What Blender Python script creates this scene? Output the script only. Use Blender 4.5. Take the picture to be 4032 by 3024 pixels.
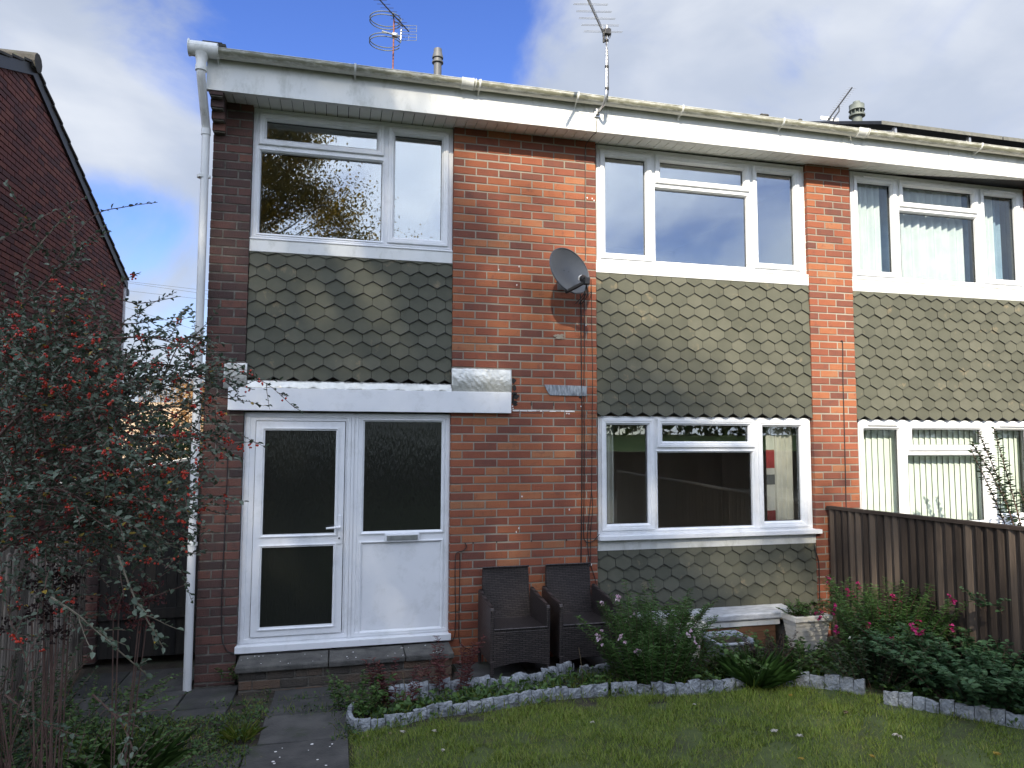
import bpy, math, random
import numpy as np
from mathutils import Vector, Matrix
random.seed(7); rng = np.random.default_rng(11)
S = bpy.context.scene
COL = S.collection
for o in list(bpy.data.objects): bpy.data.objects.remove(o)

# ------------------------------------------------------------------ camera
CX, CY, CZ = -1.0541, -6.6133, 2.0903
YAW, PIT, ROL, FPX = 0.24273, 0.07499, 0.00342, 2795.0
_fw = Vector((math.sin(YAW)*math.cos(PIT), math.cos(YAW)*math.cos(PIT), math.sin(PIT)))
_rt = Vector((math.cos(YAW), -math.sin(YAW), 0)); _up = _rt.cross(_fw)
_r2 = _rt*math.cos(ROL)+_up*math.sin(ROL); _u2 = -_rt*math.sin(ROL)+_up*math.cos(ROL)
cam_d = bpy.data.cameras.new('camera'); cam = bpy.data.objects.new('camera', cam_d); COL.objects.link(cam)
M = Matrix.Identity(4)
for i in range(3):
    M[i][0] = _r2[i]; M[i][1] = _u2[i]; M[i][2] = -_fw[i]
M[0][3], M[1][3], M[2][3] = CX, CY, CZ
cam.matrix_world = M
cam_d.sensor_width = 36; cam_d.lens = 36*FPX/4032; cam_d.clip_start = 0.05; cam_d.clip_end = 2000
S.camera = cam
CAM = Vector((CX, CY, CZ))
# measuring helpers: turn a measured direction into a real point on a known plane
def _ray(x, y): return _fw*FPX+_r2*(x-2016)+_u2*(1512-y)
def at_y(x, y, Y=0.0):
    d = _ray(x, y); return CAM+d*((Y-CY)/d.y)
def at_x(x, y, X):
    d = _ray(x, y); return CAM+d*((X-CX)/d.x)
def at_d(x, y, D):
    d = _ray(x, y); return CAM+d*(D/FPX)
def gz(y):
    return 0.02-0.06*y if y < 0 else 0.02
def drop(x, y): return .06*min(1, max(0, (y+1.15)/.58)) if x < 0 else 0.0   # the paving dips towards the doorstep
def at_g(x, y):
    d = _ray(x, y); t = (0.02-0.06*CAM.y-CAM.z)/(d.z+0.06*d.y); return CAM+d*t
PX = 4032/2212.0

# ------------------------------------------------------------------ world and sun
SUN = Vector((-0.33, -1.0, 0.71)).normalized()
w = bpy.data.worlds.new('World'); S.world = w; w.use_nodes = True
nt = w.node_tree; N = nt.nodes; L = nt.links; N.clear()
def nn(t, **k):
    n = N.new(t)
    for a, b in k.items(): setattr(n, a, b)
    return n
def lk(a, b): L.new(a, b)
out = nn('ShaderNodeOutputWorld'); bg1 = nn('ShaderNodeBackground'); bg2 = nn('ShaderNodeBackground'); mx = nn('ShaderNodeMixShader')
sky = nn('ShaderNodeTexSky', sky_type='NISHITA', sun_disc=False)
sky.sun_elevation = math.asin(SUN.z); sky.sun_rotation = math.atan2(SUN.x, SUN.y)
sky.air_density = 1.0; sky.dust_density = 0.3; sky.ozone_density = 3.0
hs = nn('ShaderNodeHueSaturation'); hs.inputs['Saturation'].default_value = 1.22; hs.inputs['Hue'].default_value = .522; hs.inputs['Value'].default_value = .86; lk(sky.outputs[0], hs.inputs['Color']); lk(hs.outputs[0], bg1.inputs[0]); bg1.inputs[1].default_value = 0.15
tc = nn('ShaderNodeTexCoord')
def vdot(v):
    n = nn('ShaderNodeVectorMath', operation='DOT_PRODUCT'); lk(tc.outputs['Generated'], n.inputs[0]); n.inputs[1].default_value = tuple(v); return n.outputs['Value']
def mr(src, a, b, c, d):
    n = nn('ShaderNodeMapRange', interpolation_type='SMOOTHSTEP'); lk(src, n.inputs[0])
    for i, v in enumerate((a, b, c, d)): n.inputs[i+1].default_value = v
    return n.outputs[0]
def madd(a, b, op='ADD'):
    n = nn('ShaderNodeMath', operation=op)
    for i, v in enumerate((a, b)):
        if isinstance(v, (int, float)): n.inputs[i].default_value = v
        else: lk(v, n.inputs[i])
    return n.outputs[0]
mp = nn('ShaderNodeMapping'); lk(tc.outputs['Generated'], mp.inputs[0]); mp.inputs['Scale'].default_value = (1, 1, 1.5)
n1 = nn('ShaderNodeTexNoise'); lk(mp.outputs[0], n1.inputs['Vector']); n1.inputs['Scale'].default_value = 3.2; n1.inputs['Detail'].default_value = 7; n1.inputs['Roughness'].default_value = .55; n1.inputs['Distortion'].default_value = .5
cov = madd(madd(n1.outputs['Fac'], 1.5, 'MULTIPLY'), -.075)
for (px, py, c0, c1, wgt) in ((1250, -60, .955, .9998, -.42), (1700, 60, .980, .9998, -.20), (520, 880, .9960, .99995, -.17), (0, 380, .9985, .9999, -.14), (3050, 400, .998, .9999, -.10), (2000, -100, .990, 1, -.12),
                              (450, 350, .985, .999, .16), (3600, 250, .96, .998, .14), (600, 1300, .99, .9995, .12), (2600, 300, .985, .999, .06)):
    cov = madd(cov, mr(vdot(_ray(px, py).normalized()), c0, c1, 0, wgt))
cr = mr(cov, .34, .78, 0, .95)
n2 = nn('ShaderNodeTexNoise'); mp2 = nn('ShaderNodeMapping'); lk(tc.outputs['Generated'], mp2.inputs[0]); mp2.inputs['Scale'].default_value = (1, 1, 1.7); mp2.inputs['Location'].default_value = (3.1, 1.2, .4)
lk(mp2.outputs[0], n2.inputs['Vector']); n2.inputs['Scale'].default_value = 2.6; n2.inputs['Detail'].default_value = 6; n2.inputs['Roughness'].default_value = .5; n2.inputs['Distortion'].default_value = .3
rp = nn('ShaderNodeValToRGB'); lk(n2.outputs['Fac'], rp.inputs[0])
rp.color_ramp.elements[0].position = .36; rp.color_ramp.elements[0].color = (.45, .51, .62, 1)
rp.color_ramp.elements[1].position = .66; rp.color_ramp.elements[1].color = (.76, .80, .86, 1)
e = rp.color_ramp.elements.new(.5); e.color = (.53, .59, .70, 1)
lk(rp.outputs[0], bg2.inputs[0])
glow = mr(vdot(SUN), .0, 1.0, 0, 1.0)
CLOUD = 0.61
lk(madd(madd(glow, 1.7, 'MULTIPLY'), CLOUD, 'ADD'), bg2.inputs[1])
lk(cr, mx.inputs[0]); lk(bg1.outputs[0], mx.inputs[1]); lk(bg2.outputs[0], mx.inputs[2]); lk(mx.outputs[0], out.inputs[0])
sl = bpy.data.lights.new('sun', 'SUN'); sl.energy = 4.8; sl.angle = math.radians(.55); sl.color = (1.0, .90, .73)
so = bpy.data.objects.new('sun', sl); COL.objects.link(so); so.rotation_euler = SUN.to_track_quat('Z', 'Y').to_euler(); so.location = (-5, -15, 12)
S.view_settings.view_transform = 'Standard'; S.view_settings.look = 'None'; S.view_settings.exposure = 0.86; S.view_settings.gamma = 1
S.render.engine = 'CYCLES'; S.cycles.transparent_max_bounces = 12; S.cycles.max_bounces = 8

# ------------------------------------------------------------------ materials
def mat(name, cols, scale=6, rough=.7, bump=0, bscale=None, attr=0.0, stretch=(1, 1, 1), metal=0, dirt=None, detail=6, spec=.5, rampr=(.3, .7), bdist=.01, trans=0, coat=0):
    """cols: colours along a noise ramp; attr: how far the per-piece random value shifts along the ramp; dirt=(colour, scale, amount)"""
    m = bpy.data.materials.new(name); m.use_nodes = True; t = m.node_tree; n = t.nodes; b = n['Principled BSDF']
    c = n.new('ShaderNodeTexCoord'); mp = n.new('ShaderNodeMapping'); mp.inputs['Scale'].default_value = stretch
    t.links.new(c.outputs['Object'], mp.inputs[0])
    ns = n.new('ShaderNodeTexNoise'); ns.inputs['Scale'].default_value = scale; ns.inputs['Detail'].default_value = detail; ns.inputs['Roughness'].default_value = .6
    t.links.new(mp.outputs[0], ns.inputs['Vector'])
    f = ns.outputs['Fac']
    if attr:
        a = n.new('ShaderNodeAttribute'); a.attribute_name = 'rnd'
        m1 = n.new('ShaderNodeMath'); m1.operation = 'MULTIPLY'; m1.inputs[1].default_value = 1-attr; t.links.new(f, m1.inputs[0])
        m2 = n.new('ShaderNodeMath'); m2.operation = 'MULTIPLY_ADD'; m2.inputs[1].default_value = attr; t.links.new(a.outputs['Fac'], m2.inputs[0]); t.links.new(m1.outputs[0], m2.inputs[2])
        f = m2.outputs[0]
    r = n.new('ShaderNodeValToRGB'); t.links.new(f, r.inputs[0]); el = r.color_ramp.elements
    a0, a1 = rampr
    el[0].position = a0; el[0].color = (*cols[0], 1); el[1].position = a1; el[1].color = (*cols[-1], 1)
    for i, cc in enumerate(cols[1:-1]):
        q = el.new(a0+(a1-a0)*(i+1)/(len(cols)-1)); q.color = (*cc, 1)
    colr = r.outputs[0]
    if dirt:
        d = n.new('ShaderNodeTexNoise'); d.inputs['Scale'].default_value = dirt[1]; d.inputs['Detail'].default_value = 8; d.inputs['Roughness'].default_value = .7; t.links.new(mp.outputs[0], d.inputs['Vector'])
        mr_ = n.new('ShaderNodeMapRange'); mr_.inputs[1].default_value = dirt[3] if len(dirt) > 3 else .5; mr_.inputs[2].default_value = (dirt[3] if len(dirt) > 3 else .5)+.15; mr_.inputs[4].default_value = dirt[2]; t.links.new(d.outputs['Fac'], mr_.inputs[0])
        mxn = n.new('ShaderNodeMix'); mxn.data_type = 'RGBA'; t.links.new(mr_.outputs[0], mxn.inputs[0]); t.links.new(colr, mxn.inputs[6]); mxn.inputs[7].default_value = (*dirt[0], 1); colr = mxn.outputs[2]
    t.links.new(colr, b.inputs['Base Color'])
    b.inputs['Roughness'].default_value = rough; b.inputs['Metallic'].default_value = metal; b.inputs['Specular IOR Level'].default_value = spec
    if coat: b.inputs['Coat Weight'].default_value = coat
    if trans: 
        tr = n.new('ShaderNodeBsdfTranslucent'); ms = n.new('ShaderNodeMixShader'); ms.inputs[0].default_value = trans
        t.links.new(colr, tr.inputs[0]); t.links.new(b.outputs[0], ms.inputs[1]); t.links.new(tr.outputs[0], ms.inputs[2]); t.links.new(ms.outputs[0], n['Material Output'].inputs[0])
    if bump:
        bn = n.new('ShaderNodeTexNoise'); bn.inputs['Scale'].default_value = bscale or scale*6; bn.inputs['Detail'].default_value = 6; t.links.new(mp.outputs[0], bn.inputs['Vector'])
        bu = n.new('ShaderNodeBump'); bu.inputs['Strength'].default_value = bump; bu.inputs['Distance'].default_value = bdist
        t.links.new(bn.outputs['Fac'], bu.inputs['Height']); t.links.new(bu.outputs[0], b.inputs['Normal'])
    m['colout'] = 1
    return m

BR = [(.115,.044,.034), (.185,.060,.036), (.235,.070,.037), (.27,.083,.039), (.315,.108,.046), (.32,.15,.075)]
M_brick = mat('red_brick', BR, 9, .85, .7, 120, attr=.70, rampr=(.10, .92), dirt=((.10,.05,.04), 14, .55, .56))
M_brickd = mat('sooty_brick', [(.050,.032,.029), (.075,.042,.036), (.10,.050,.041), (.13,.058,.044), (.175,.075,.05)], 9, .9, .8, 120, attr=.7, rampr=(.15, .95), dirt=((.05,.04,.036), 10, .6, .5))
M_brickg = mat('plum_brick', [(.075,.032,.032), (.12,.042,.038), (.155,.050,.040), (.19,.068,.048)], 5, .9, .6, 80, attr=.75, rampr=(.12, .92))
M_mort = mat('mortar', [(.19,.17,.135), (.26,.235,.19), (.34,.31,.255)], 1.6, .95, .6, 200)
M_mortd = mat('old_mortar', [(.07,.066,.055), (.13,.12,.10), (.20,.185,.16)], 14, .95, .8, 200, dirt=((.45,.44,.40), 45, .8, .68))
M_mortg = mat('gable_mortar', [(.20,.165,.145), (.32,.27,.235)], 12, .95)
M_pvc = mat('white_upvc', [(.74,.755,.77), (.80,.81,.82)], 3, .32, .03, 12, dirt=((.50,.51,.49), 7, .30, .52))
M_pvco = mat('weathered_white_board', [(.66,.67,.64), (.74,.75,.73)], 4, .42, .05, 30, dirt=((.40,.41,.36), 7, .5, .52), stretch=(1, 1, .5))
M_seal = mat('black_gasket', [(.015,.015,.016), (.02,.02,.02)], 5, .5)
M_soffit = mat('soffit_board', [(.72,.73,.69), (.78,.79,.75)], 5, .5, 0, dirt=((.42,.41,.35), 7, .3, .54))
M_tile = mat('green_felt_tile', [(.062,.064,.046), (.085,.086,.062), (.112,.111,.082)], 8, .9, .5, 260, attr=.42, rampr=(.15, .85), dirt=((.27,.21,.125), 5.5, .75, .61), bdist=.004)
M_dish = mat('dark_grey_dish', [(.055,.062,.075), (.07,.078,.09)], 6, .38)
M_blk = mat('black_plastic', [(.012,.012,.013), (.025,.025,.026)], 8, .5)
M_cable = mat('black_cable', [(.010,.009,.010), (.02,.018,.018)], 8, .6)
M_galv = mat('galvanised_steel', [(.42,.43,.44), (.60,.61,.62)], 20, .35, 0, metal=.8)
M_alu = mat('dull_aluminium', [(.35,.35,.35), (.55,.55,.54)], 20, .35, metal=.7)
M_rust = mat('rusty_mast', [(.16,.05,.035), (.24,.085,.055)], 30, .7)
M_vent = mat('grey_vent_pipe', [(.075,.078,.082), (.11,.113,.118)], 8, .55)
M_ventg = mat('mossy_vent_cap', [(.09,.105,.095), (.17,.19,.17)], 12, .7)
M_roof = mat('concrete_roof_tile', [(.035,.033,.030), (.07,.066,.058)], 8, .95, .8, 60, dirt=((.05,.07,.03), 9, .7, .55))
M_solar = mat('solar_frame', [(.012,.013,.016), (.03,.032,.036)], 8, .3)
M_solarf = mat('solar_edge', [(.10,.10,.085), (.17,.165,.14)], 20, .5)
M_conc = mat('weathered_concrete', [(.045,.044,.040), (.085,.082,.074), (.12,.115,.10)], 9, .92, .8, 90, dirt=((.5,.5,.46), 22, .9, .69))
M_stepb = mat('step_brick', [(.045,.040,.034), (.08,.065,.05), (.12,.075,.05)], 9, .95, .9, 80, attr=.5, dirt=((.4,.4,.36), 26, .8, .70))
M_slab = mat('paving_slab', [(.024,.024,.023), (.046,.045,.043), (.080,.077,.071)], 6, .9, .7, 70, attr=.25, dirt=((.030,.040,.018), 4.5, .7, .54))
M_bench = mat('marbled_slab', [(.30,.31,.32), (.46,.47,.48), (.62,.63,.64)], 9, .45, .2, 40, stretch=(1, 3, 3), dirt=((.18,.18,.17), 20, .5, .6))
M_cream = mat('cream_trough', [(.62,.58,.50), (.74,.71,.64)], 9, .75, .3, 60, dirt=((.35,.31,.25), 12, .5, .6))
M_greyp = mat('grey_plastic_pot', [(.26,.29,.34), (.34,.37,.42)], 5, .5)
M_terra = mat('brown_timber_box', [(.10,.045,.02), (.18,.085,.04)], 8, .8, .3, 60, stretch=(.4, 1, 4))
M_edge = mat('grey_stone_edging', [(.15,.165,.18), (.26,.28,.30), (.38,.40,.42)], 16, .75, 1.0, 45, dirt=((.09,.09,.07), 7, .75, .54), bdist=.02)
M_wood = mat('dark_fence_timber', [(.028,.018,.012), (.056,.039,.028), (.105,.078,.058)], 5, .8, .5, 30, attr=.5, stretch=(4, 4, .35), dirt=((.13,.10,.075), 5, .4, .64))
M_woodg = mat('grey_lattice_timber', [(.07,.06,.048), (.13,.11,.09), (.20,.175,.145)], 6, .9, .4, 30, attr=.5, stretch=(4, 4, .4))
M_woodb = mat('black_gate_timber', [(.008,.008,.008), (.020,.018,.015), (.034,.028,.022)], 5, .85, .4, 30, attr=.25, stretch=(4, 4, .3))
M_foil = mat('silver_foil', [(.46,.46,.42), (.60,.60,.56)], 8, .32, .5, 26, metal=.6)
M_lead = mat('lead_flashing', [(.07,.08,.10), (.22,.25,.28), (.42,.45,.48)], 26, .6, .4, 60, stretch=(2.5, 1, .5))
M_tar = mat('tar_smear', [(.010,.009,.009), (.02,.018,.018)], 20, .8)
M_paint = mat('white_paint_drip', [(.75,.72,.70), (.82,.80,.78)], 20, .6)
M_room = mat('pale_room_wall', [(.50,.50,.46), (.56,.56,.52)], 2, .9)
M_roomd = mat('brown_room_wall', [(.50,.42,.33), (.56,.48,.38)], 2, .9)
M_floor = mat('room_floor', [(.12,.08,.055), (.16,.11,.08)], 4, .6)
M_curt = mat('sheer_curtain', [(.56,.62,.64), (.68,.72,.73)], 7, .9, .1, 60, trans=.25)
M_curtb = mat('blue_curtain', [(.16,.24,.33), (.24,.33,.42)], 7, .9)
M_cream2 = mat('cream_curtain', [(.55,.52,.46), (.66,.63,.57)], 7, .9)
M_blind = mat('pale_vertical_blind', [(.76,.81,.74), (.83,.87,.81)], 5, .8, trans=.15)
M_soil = mat('soil', [(.018,.014,.010), (.035,.027,.019), (.055,.043,.03)], 7, .95, 1.0, 60, dirt=((.03,.045,.015), 4, .6, .5))
M_lawn = mat('lawn_ground', [(.040,.044,.018), (.055,.075,.020), (.080,.11,.026)], 3, .95, .8, 90, dirt=((.085,.055,.036), 1.7, .9, .60))
M_bank = mat('bank_grass', [(.06,.11,.02), (.11,.18,.035)], 3, .95, .8, 60)
def leafmat(name, cols, rough=.5, trans=.3, attr=.7, spec=.4): return mat(name, cols, 4, rough, 0, attr=attr, rampr=(.12, .9), trans=trans, spec=spec)
M_grass = leafmat('grass_blades', [(.080,.125,.014), (.14,.205,.022), (.20,.275,.038), (.29,.27,.08)], .6, .35)
M_coto = leafmat('cotoneaster_leaf', [(.034,.058,.034), (.060,.092,.056), (.10,.135,.090), (.17,.205,.15)], .45, .2)
M_cotoy = leafmat('yellow_leaf', [(.30,.20,.03), (.42,.30,.05)], .5, .3)
M_berry = mat('red_berry', [(.42,.022,.012), (.60,.05,.018)], 30, .28, 0, attr=.6)
M_twig = mat('grey_brown_twig', [(.075,.038,.030), (.14,.088,.070)], 20, .8)
M_twigl = mat('pale_twig', [(.13,.11,.075), (.22,.19,.14)], 20, .8)
M_green = leafmat('garden_leaf', [(.026,.060,.014), (.048,.100,.022), (.075,.145,.034), (.12,.20,.055)], .5, .3)
M_greend = leafmat('dark_leaf', [(.016,.034,.014), (.030,.058,.022), (.050,.090,.032)], .5, .25)
M_nettle = leafmat('nettle_leaf', [(.038,.090,.040), (.058,.125,.052), (.088,.165,.072)], .55, .3)
M_penst = leafmat('penstemon_leaf', [(.034,.078,.018), (.060,.13,.028), (.10,.20,.048)], .5, .3)
M_redw = leafmat('red_weed_leaf', [(.060,.016,.018), (.11,.026,.028), (.16,.06,.045)], .6, .3)
M_dead = leafmat('dead_flower_head', [(.018,.010,.010), (.040,.020,.018)], .9, .1)
M_straw = leafmat('straw_stem', [(.12,.09,.05), (.22,.17,.10)], .8, .1)
M_mag = leafmat('magenta_petal', [(.42,.02,.14), (.60,.05,.22)], .5, .35)
M_pink = leafmat('pale_pink_petal', [(.62,.38,.50), (.80,.66,.74)], .5, .35)
M_white = leafmat('white_petal', [(.70,.70,.60), (.80,.80,.72)], .5, .3)
M_birch = leafmat('autumn_leaf', [(.09,.080,.012), (.18,.14,.018), (.32,.22,.025), (.42,.28,.04)], .55, .5)
M_bark = mat('bark', [(.03,.024,.018), (.07,.058,.045)], 6, .9, .8, 30)
M_beech = leafmat('beech_leaf', [(.16,.075,.03), (.26,.14,.05), (.36,.24,.10)], .6, .2)
M_fallen = leafmat('fallen_leaf_pale', [(.42,.38,.32), (.60,.57,.50)], .7, .2)
M_farroof = mat('tan_roof_tile', [(.30,.21,.13), (.42,.31,.21)], 4, .9)

def glass_mat(name, base=.10, tint=(.94, .96, .95), rough=.0, ripple=0.0, body=None):
    m = bpy.data.materials.new(name); m.use_nodes = True; t = m.node_tree; n = t.nodes; n.clear()
    o = n.new('ShaderNodeOutputMaterial'); g = n.new('ShaderNodeBsdfGlossy'); g.inputs['Roughness'].default_value = rough; g.inputs[0].default_value = (.93, .97, 1, 1)
    if body: tr = n.new('ShaderNodeBsdfDiffuse'); tr.inputs[0].default_value = (*body, 1)
    else: tr = n.new('ShaderNodeBsdfTransparent'); tr.inputs[0].default_value = (*tint, 1)
    lw = n.new('ShaderNodeLayerWeight'); lw.inputs[0].default_value = .5; fr = n.new('ShaderNodeMath'); fr.operation = 'POWER'; t.links.new(lw.outputs['Facing'], fr.inputs[0]); fr.inputs[1].default_value = 4.0
    ma = n.new('ShaderNodeMath'); ma.operation = 'MULTIPLY_ADD'; ma.inputs[1].default_value = .9; ma.inputs[2].default_value = base; ma.use_clamp = True
    t.links.new(fr.outputs[0], ma.inputs[0]); ms = n.new('ShaderNodeMixShader'); t.links.new(ma.outputs[0], ms.inputs[0]); t.links.new(tr.outputs[0], ms.inputs[1]); t.links.new(g.outputs[0], ms.inputs[2]); t.links.new(ms.outputs[0], o.inputs[0])
    c = n.new('ShaderNodeTexCoord'); mpp = n.new('ShaderNodeMapping'); t.links.new(c.outputs['Object'], mpp.inputs[0]); nz = n.new('ShaderNodeTexNoise'); bu = n.new('ShaderNodeBump')
    if ripple:
        mpp.inputs['Scale'].default_value = (1, 1, .12); nz.inputs['Scale'].default_value = 90; nz.inputs['Detail'].default_value = 3; bu.inputs['Strength'].default_value = ripple; bu.inputs['Distance'].default_value = .004
    else:
        nz.inputs['Scale'].default_value = 1.6; nz.inputs['Detail'].default_value = 1; bu.inputs['Strength'].default_value = .22; bu.inputs['Distance'].default_value = .006
    t.links.new(mpp.outputs[0], nz.inputs['Vector']); t.links.new(nz.outputs['Fac'], bu.inputs['Height']); t.links.new(bu.outputs[0], g.inputs['Normal'])
    return m
M_glass = glass_mat('window_glass', .125)
M_glassu = glass_mat('upper_window_glass', .18)
M_glassc = glass_mat('curtained_glass', .035)
M_obsc = glass_mat('rippled_obscure_glass', .07, rough=.12, ripple=1.0, body=(.014, .015, .012))

# weave for the rattan chairs
def weave(name, mode):
    m = bpy.data.materials.new(name); m.use_nodes = True; t = m.node_tree; n = t.nodes; b = n['Principled BSDF']
    c = n.new('ShaderNodeTexCoord'); s = n.new('ShaderNodeSeparateXYZ'); t.links.new(c.outputs['Object'], s.inputs[0]); cb = n.new('ShaderNodeCombineXYZ')
    a = n.new('ShaderNodeMath'); a.operation = 'ADD'; t.links.new(s.outputs[0], a.inputs[0]); t.links.new(s.outputs[1], a.inputs[1])
    if mode == 'seat': t.links.new(s.outputs[0], cb.inputs[1]); t.links.new(s.outputs[1], cb.inputs[0])
    else: t.links.new(a.outputs[0], cb.inputs[0]); t.links.new(s.outputs[2], cb.inputs[1])
    br = n.new('ShaderNodeTexBrick'); t.links.new(cb.outputs[0], br.inputs['Vector']); br.inputs['Scale'].default_value = 1; br.inputs['Brick Width'].default_value = .056; br.inputs['Row Height'].default_value = .0155
    br.inputs['Mortar Size'].default_value = .0034; br.inputs['Mortar Smooth'].default_value = .5; br.inputs['Color1'].default_value = (.062, .050, .048, 1); br.inputs['Color2'].default_value = (.034, .027, .027, 1); br.inputs['Mortar'].default_value = (.004, .003, .003, 1)
    t.links.new(br.outputs['Color'], b.inputs['Base Color']); b.inputs['Roughness'].default_value = .42
    bu = n.new('ShaderNodeBump'); bu.inputs['Distance'].default_value = .004; bu.inputs['Strength'].default_value = .9; bu.invert = True; t.links.new(br.outputs['Fac'], bu.inputs['Height']); t.links.new(bu.outputs[0], b.inputs['Normal'])
    return m
M_weave = weave('rattan_weave', 'side'); M_weaves = weave('rattan_seat_weave', 'seat')
# gutter: cream plastic with algae along the lower outside
def gutmat():
    m = mat('mossy_gutter', [(.56,.56,.50), (.70,.70,.65)], 5, .45, .1, 60)
    t = m.node_tree; n = t.nodes; b = n['Principled BSDF']; old = b.inputs['Base Color'].links[0].from_socket
    g = n.new('ShaderNodeNewGeometry'); s = n.new('ShaderNodeSeparateXYZ'); t.links.new(g.outputs['Normal'], s.inputs[0])
    ns = n.new('ShaderNodeTexNoise'); mp = n.new('ShaderNodeMapping'); mp.inputs['Scale'].default_value = (1, 4, 4); c = n.new('ShaderNodeTexCoord'); t.links.new(c.outputs['Object'], mp.inputs[0]); t.links.new(mp.outputs[0], ns.inputs['Vector'])
    ns.inputs['Scale'].default_value = 9; ns.inputs['Detail'].default_value = 9; ns.inputs['Roughness'].default_value = .75
    r1 = n.new('ShaderNodeMapRange'); t.links.new(s.outputs[2], r1.inputs[0])
    for i, v in enumerate((-1.0, -.55, -.15, .22)): r1.inputs[i+1].default_value = v
    r2 = n.new('ShaderNodeMapRange'); t.links.new(s.outputs[2], r2.inputs[0])
    for i, v in enumerate((-.45, -.05, 0.0, -.3)): r2.inputs[i+1].default_value = v
    a = n.new('ShaderNodeMath'); a.operation = 'ADD'; t.links.new(r1.outputs[0], a.inputs[0]); t.links.new(r2.outputs[0], a.inputs[1])
    a2 = n.new('ShaderNodeMath'); a2.operation = 'ADD'; t.links.new(a.outputs[0], a2.inputs[0]); t.links.new(ns.outputs['Fac'], a2.inputs[1])
    r3 = n.new('ShaderNodeMapRange'); t.links.new(a2.outputs[0], r3.inputs[0])
    for i, v in enumerate((.42, .68, 0, .85)): r3.inputs[i+1].default_value = v
    mxn = n.new('ShaderNodeMix'); mxn.data_type = 'RGBA'; t.links.new(r3.outputs[0], mxn.inputs[0]); t.links.new(old, mxn.inputs[6]); mxn.inputs[7].default_value = (.135, .135, .075, 1)
    t.links.new(mxn.outputs[2], b.inputs['Base Color']); return m
M_gut = gutmat()
def bandmat():
    m = bpy.data.materials.new('banded_curtain'); m.use_nodes = True; t = m.node_tree; n = t.nodes; b = n['Principled BSDF']; b.inputs['Roughness'].default_value = .9
    g = n.new('ShaderNodeNewGeometry'); s = n.new('ShaderNodeSeparateXYZ'); t.links.new(g.outputs['Position'], s.inputs[0]); r = n.new('ShaderNodeMapRange'); t.links.new(s.outputs[2], r.inputs[0]); r.inputs[1].default_value = 1.15; r.inputs[2].default_value = 2.25
    cr_ = n.new('ShaderNodeValToRGB'); t.links.new(r.outputs[0], cr_.inputs[0]); cr_.color_ramp.interpolation = 'CONSTANT'; el = cr_.color_ramp.elements
    el[0].position = 0; el[0].color = (.20, .030, .030, 1); el[1].position = .15; el[1].color = (.55, .52, .47, 1)
    for p_, c_ in ((.40, (.12, .12, .12)), (.50, (.55, .52, .47)), (.56, (.30, .035, .035)), (.74, (.55, .54, .48))):
        q = el.new(p_); q.color = (*c_, 1)
    t.links.new(cr_.outputs[0], b.inputs['Base Color']); return m
M_band = bandmat()

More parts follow.
